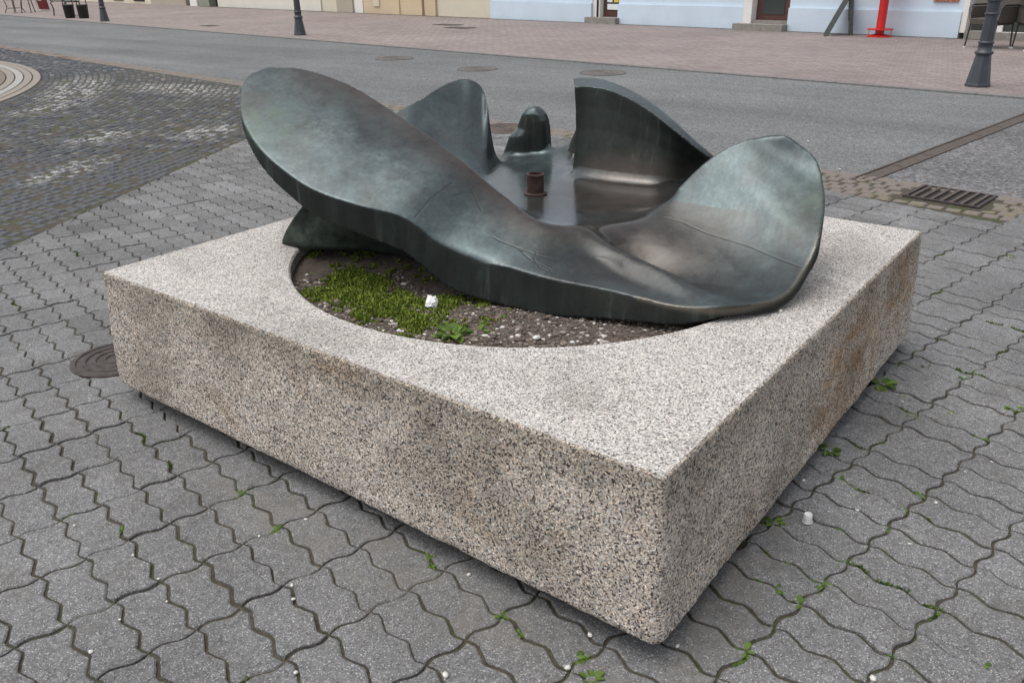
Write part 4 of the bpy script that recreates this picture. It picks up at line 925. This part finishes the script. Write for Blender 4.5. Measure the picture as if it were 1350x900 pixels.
# moss cushions: many tiny upright leaflets
SV, SF = [], []
def moss_d(x, y):
    d = 0
    for cx, cy, rx, ry in ((.42, 1.30, .14, .26), (.36, 1.16, .10, .18), (.50, 1.42, .12, .14), (.50, 1.05, .09, .10), (.36, .98, .10, .09)): d = max(d, 1-math.hypot((x-cx)/rx, (y-cy)/ry))
    return d
k = 0
while k < 46000:
    x, y = r.uniform(.18, .75), r.uniform(.8, 1.75)
    if math.hypot(x-HC[0], y-HC[1]) > HR-.015: k += 1; continue
    d = moss_d(x, y)+.45*noise.noise(Vector((x*11, y*11, 1)))+.38*noise.noise(Vector((x*38, y*38, 4)))
    if d < .17: k += 1; continue
    k += 1; z = bed_z(x, y)-.001; h = r.uniform(.004, .012)*(.6+min(1, d*1.6)); a = r.uniform(0, 6.28); w = r.uniform(.0014, .0032)
    lx, ly = h*r.uniform(-.6, .6), h*r.uniform(-.6, .6); o = len(SV)
    SV += [(x-w*math.cos(a), y-w*math.sin(a), z+.3*h), (x+w*math.cos(a), y+w*math.sin(a), z+.3*h), (x+lx+w*.8*math.cos(a), y+ly+w*.8*math.sin(a), z+h), (x+lx-w*.8*math.cos(a), y+ly-w*.8*math.sin(a), z+h)]; SF.append((o, o+1, o+2, o+3))
tag(obj('moss', SV, SF, MOSS), 'bright green moss spread over the left half of the soil bed', 'moss', kind='stuff')

def leaf(V, F, p, az, el, L, w, bend=.35):
    """a pointed leaf of six facets, curving down along its length"""
    o = len(V); d = Vector((math.cos(az), math.sin(az), 0)); s = Vector((-d.y, d.x, 0)); q = Vector(p); e = el
    rows = [(.0, .12), (.3, .8), (.62, 1.0), (.86, .6), (1.0, .04)]; last = 0
    for t, ww in rows:
        q = q+(d*math.cos(e)+Vector((0, 0, 1))*math.sin(e))*(L*(t-last)); last = t; e -= bend
        V += [q-s*(w*ww)+Vector((0, 0, .15*w*ww)), q-Vector((0, 0, .12*w*ww)), q+s*(w*ww)+Vector((0, 0, .15*w*ww))]
    for i in range(len(rows)-1):
        for j in range(2): F.append((o+3*i+j, o+3*i+j+1, o+3*i+3+j+1, o+3*i+3+j))
def tuft(name, x, y, z, size, seed, nl, label, cat='weed', group=None, el=(.25, 1.1), wid=.22):
    rr = random.Random(seed); V, F = [], []
    for k in range(nl):
        a = rr.uniform(0, 6.28); L = size*rr.uniform(.5, 1.0); off = size*.18*rr.random()
        leaf(V, F, (off*math.cos(a), off*math.sin(a), -.002), a+rr.uniform(-.4, .4), rr.uniform(*el), L, L*wid*rr.uniform(.8, 1.2))
    o = obj(name, V, F, LEAF); o.location = (x, y, z); return tag(o, label, cat, group)
tuft('leafy_plant', .345, .845, bed_z(.345, .845), .066, 5, 26, 'leafy green rosette plant growing at the front rim of the soil bed', 'plant', wid=.26)
tuft('leafy_plant', .40, .80, bed_z(.40, .80), .05, 6, 16, 'smaller green rosette plant just right of the larger one in the soil bed', 'plant', wid=.26)
special = {0: 'largest bushy weed at the foot of the granite block, below its right face', 1: 'dark spiky weed growing against the right face of the granite block',
           2: 'small weed tucked against the right face of the block, left of the white cap', 10: 'weed clump in a joint right of the near corner of the block', 12: 'leafy weed in a joint just right of the near bottom corner', 44: 'broad leaved weed at the bottom edge of the picture, below the near corner',
           42: 'round leaved weed in the joint beneath the near corner of the block', 23: 'weed tuft at the far right edge of the picture', 35: 'small weed in a joint in front of the left face of the block'}
ORD = ('', 'second ', 'third ', 'fourth ', 'fifth ', 'sixth ', 'seventh ', 'eighth ', 'ninth ', 'tenth ', 'eleventh ', 'twelfth ', 'thirteenth ', 'fourteenth ', 'fifteenth ', 'sixteenth ', 'seventeenth ', 'eighteenth ', 'nineteenth ', 'twentieth ', 'twenty-first ', 'twenty-second ', 'twenty-third ', 'twenty-fourth ', 'twenty-fifth ', 'twenty-sixth ', 'twenty-seventh ')
isleft = lambda x, y: x < .0 or (x < .1 and y > .0)
rank = {}
for side in (True, False):
    for n_, k in enumerate(sorted([k for k, (x, y, s) in enumerate(WEEDS) if k not in special and isleft(x, y) == side], key=lambda k: math.hypot(WEEDS[k][0], WEEDS[k][1]))): rank[k] = n_
for k, (x, y, s) in enumerate(WEEDS):
    left = x < .0 or (x < .1 and y > .0)
    lab = special.get(k) or ('tiny joint weed before the left face, %snearest the near corner' % ORD[rank[k]] if left else 'tiny joint weed right of the block, %snearest its near corner' % ORD[rank[k]])
    tuft('weed', x, y, -.004, .021*s, k, int(12+11*s), lab, 'weed', None if k in special else ('weeds in the joints in front of the left face' if left else 'weeds in the joints right of the block'))
# fine growth running along the joints
SV, SF = [], []; r = random.Random(11)
def joint_pt(i, v): return PO+U*(i*PU+.0080*math.sin(4*math.pi*v/PV))+Vv*v
def joint_pu(u, j): return PO+U*u+Vv*(j*PV-.0080*math.sin(2*math.pi*u/PU))
k = 0
while k < 420:
    k += 1
    if r.random() < .5: i, v0 = r.randrange(-6, 34), r.uniform(-3, 4.5); run = [joint_pt(i, v0+t*.004) for t in range(r.randrange(4, 26))]
    else: j, u0 = r.randrange(-8, 18), r.uniform(-1, 4); run = [joint_pu(u0+t*.004, j) for t in range(r.randrange(4, 22))]
    m_ = run[len(run)//2]
    if seen((m_.x, m_.y, 0), .02) is None or (0 < m_.x < 2 and 0 < m_.y < 2.1) or SL_N.dot(m_) > SL_C or ST_N.dot(m_) > ED_C or in_apron(m_): continue
    if m_.x-m_.y < .5 and r.random() < .72: continue
    for p in run:
        for q in range(2):
            a = r.uniform(0, 6.28); h = r.uniform(.003, .009); w = r.uniform(.0012, .003); x, y = p.x+r.uniform(-.003, .003), p.y+r.uniform(-.003, .003); o = len(SV)
            lx, ly = h*r.uniform(-.7, .7), h*r.uniform(-.7, .7)
            SV += [(x-w*math.cos(a), y-w*math.sin(a), -.005), (x+w*math.cos(a), y+w*math.sin(a), -.005), (x+lx+w*math.cos(a), y+ly+w*math.sin(a), -.003+h), (x+lx-w*math.cos(a), y+ly-w*math.sin(a), -.003+h)]; SF.append((o, o+1, o+2, o+3))
tag(obj('joint_growth', SV, SF, LEAF), 'fine green growth running along the paving joints', 'moss', kind='stuff')
# litter
t = tag(empty('plastic_cap', (.681, -.099, 0), .5), 'small white plastic cap lying on the pavers right of the block', 'cap')
b = MB(); b.lathe([(.0115, 0), (.0132, .004), (.0108, .026), (.0098, .028), (.0098, .023), (.002, .021)], 24); b.obj('cup', WHITE_PLASTIC, t, True)
b = MB(); b.lathe([(.0138, .001), (.0142, .004), (.0132, .0055)], 24); b.obj('lip', WHITE_PLASTIC, t, True)
V = []; F = []
for i in range(6):
    for j in range(5): V.append((.012*(i-2.5)+rnd.uniform(-.002, .002), .011*(j-2)+rnd.uniform(-.002, .002), .012+.020*math.exp(-((i-2.6)**2+(j-2)**2)/4)+rnd.uniform(-.005, .006)))
for i in range(5):
    for j in range(4):
        q = i*5+j; F += [(q, q+5, q+6), (q, q+6, q+1)] if (i+j) % 2 else [(q, q+5, q+1), (q+1, q+5, q+6)]
pp = obj('crumpled_paper', V, F, WHITE_PLASTIC); sd = pp.modifiers.new('t', 'SOLIDIFY'); sd.thickness = .0008
pp.location = (.479, 1.056, .432); pp.scale = (.85, .85, .85); pp.rotation_euler = (.5, -.35, .6); tag(pp, 'crumpled white paper scrap lying on the moss of the bed', 'paper')
pm = [mesh('pebble', V0, F0, PEBBLE, True) for V0, F0 in PB]
def pebble(x, y, z, s, label, group, k):
    o = bpy.data.objects.new('pebble', pm[k % 8]); COL.objects.link(o); o.location = (x, y, z+s*.45); o.scale = (s*1.25, s, s); o.rotation_euler = (0, 0, k*1.7); return tag(o, label, 'pebble', group)
def pgroup(x, y): return 0 if x > 3 else (1 if x-y > .25 and y < .1 else 2)
prank = {}
for g_ in range(3):
    for n_, k in enumerate(sorted([k for k, b_ in enumerate(BITS) if pgroup(b_[0], b_[1]) == g_], key=lambda k: math.hypot(BITS[k][0], BITS[k][1]))): prank[k] = n_
for k, (x, y, s) in enumerate(BITS):
    grp = ('white pebbles on the asphalt', 'white bit on the asphalt') if x > 3 else (('white pebbles right of the block', 'white pebble right of the block') if x-y > .25 and y < .1 else ('white pebbles before the left face', 'white pebble before the left face'))
    pebble(x, y, .0, .0042*s*(1.6 if x > 3 else 1), grp[1]+', %snearest the near corner' % ORD[prank[k]], grp[0], k)
BED = [(.458, .638, .012), (.427, .70, .006), (.441, .689, .007), (.503, .548, .007), (.252, 1.031, .007), (.28, .982, .007), (.319, 1.063, .006), (.418, 1.499, .006), (.45, 1.598, .007), (.304, 1.396, .007), (.563, .499, .006), (.384, .761, .008), (.31, 1.169, .006), (.449, .771, .007)]
BED.sort(key=lambda p: math.hypot(p[0]-.458, p[1]-.638))
for k, (x, y, s) in enumerate(BED):
    pebble(x, y, bed_z(x, y), s, 'small white pebble in the soil bed, %snearest the largest pebble' % ORD[k-1] if k else 'largest white pebble on the bare soil before the bronze', 'white pebbles in the bed' if k else None, k)
pebble(.152, .729, ZT, .0065, 'white pebble on the granite top, left of the near corner', None, 3); pebble(.306, .529, ZT, .0055, 'white pebble on the granite top in front of the soil bed', None, 5); pebble(.953, .135, ZT, .007, 'white chip on the granite top touching the rim of the right lobe', None, 6)

# ================================================================ THE BRONZE
br = tag(empty('bronze_sculpture', (1.0, 1.05, ZT)), 'dark green bronze basin with upturned leaf-like lobes resting on the granite block', 'sculpture')
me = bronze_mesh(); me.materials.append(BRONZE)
nv = len(me.vertices); co = np.empty(nv*3, np.float32); me.vertices.foreach_get('co', co); co = co.reshape(-1, 3)
def field(name, val):
    a = me.attributes.new(name, 'FLOAT', 'POINT'); a.data.foreach_set('value', np.clip(val, 0, 1).astype(np.float32))
def blob(c, r): return np.clip(1-np.linalg.norm((co-np.array(c))/np.array(r), axis=1), 0, 1)
sm_ = np.zeros(nv)
for P in SEAMS:
    P = np.array(P)
    for a, b in zip(P, P[1:]):
        ab = b-a; L = (ab@ab)+1e-9; t = np.clip(((co-a)@ab)/L, 0, 1); d = np.linalg.norm(co-(a+t[:, None]*ab), axis=1); sm_ = np.maximum(sm_, np.clip(1.15-d/.0034, 0, .8))
field('seam', sm_)
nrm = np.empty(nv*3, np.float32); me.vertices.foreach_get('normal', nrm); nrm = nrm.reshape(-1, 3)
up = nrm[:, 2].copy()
up += 1.5*blob((1.43, .33, .86), (.09, .09, .07))                     # keeps the tip of the right lobe out of the near-black flank tone
up -= .45*((co[:, 0] > 1.5) & (co[:, 1] > .62) & (co[:, 1] < 1.42) & (co[:, 2] > .64) & (nrm[:, 2] < .72))  # face of the upright lobe pushed further into the near-black tone
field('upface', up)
rimc = crom(RIM, 400)[215:330]; dmin = np.full(nv, 9.0)
for q in rimc: dmin = np.minimum(dmin, np.linalg.norm(co-q, axis=1))
field('rub', np.clip(1-dmin/.016, 0, 1)*.55)
field('verdigris', 1.6*blob((.47, 1.74, .93), (.16, .22, .14))+1.1*blob((1.3, .2, .7), (.2, .14, .14))+1.2*blob((.55, 1.7, .5), (.35, .4, .15)))
field('bloom', 1.5*np.maximum.reduce([blob((.60, 1.60, .91), (.12, .16, .12)), blob((.62, 1.32, .80), (.13, .16, .12)), .8*blob((.70, 1.02, .65), (.10, .14, .08)), .5*blob((1.30, .22, .74), (.16, .14, .16))]))
ctr = np.hypot(co[:, 0]-1.28, co[:, 1]-1.12); low = np.clip((.632-co[:, 2])/.02, 0, 1)*(co[:, 2] > .575)
basin = np.clip((.60-ctr)/.16, 0, 1)*low*(co[:, 0] > .84)
field('wet', basin)
val = np.clip(1.3-np.hypot((co[:, 0]-1.02)/.30, (co[:, 1]-.58)/.32), 0, 1)*(co[:, 2] < .66)*(co[:, 2] > .47)
crl = crom(CREST, 300)[20:170]; dc = np.full(nv, 9.0)
for q in crl: dc = np.minimum(dc, np.linalg.norm(co-q, axis=1))
field('brown_tint', np.maximum.reduce([np.clip(1.1-dc/.16, 0, 1)*.95, np.clip(1.8*blob((1.36, .96, .62), (.42, .36, .14)), 0, .95), .9*val]))  # brown patina; the floor patch also darkens away a pale reflection below the upright lobe
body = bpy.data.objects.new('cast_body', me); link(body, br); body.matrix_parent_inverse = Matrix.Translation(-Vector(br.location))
b = MB(); b.lathe([(.0, .0), (.031, .0), (.031, .074), (.033, .076), (.033, .083), (.026, .084), (.025, .06), (.0, .055)], 28, (1.24, 1.2035, .588)); pi_ = b.obj('water_pipe', RUST, br, False)
pi_.matrix_parent_inverse = Matrix.Translation(-Vector(br.location)); pi_['label'] = 'short rusty brown pipe standing in the basin'
b = MB(); b.lathe([(.035, .0), (.043, .0), (.043, .010), (.035, .013)], 28, (1.24, 1.2035, .590)); o = b.obj('pipe_flange', RUST, br); o.matrix_parent_inverse = Matrix.Translation(-Vector(br.location))
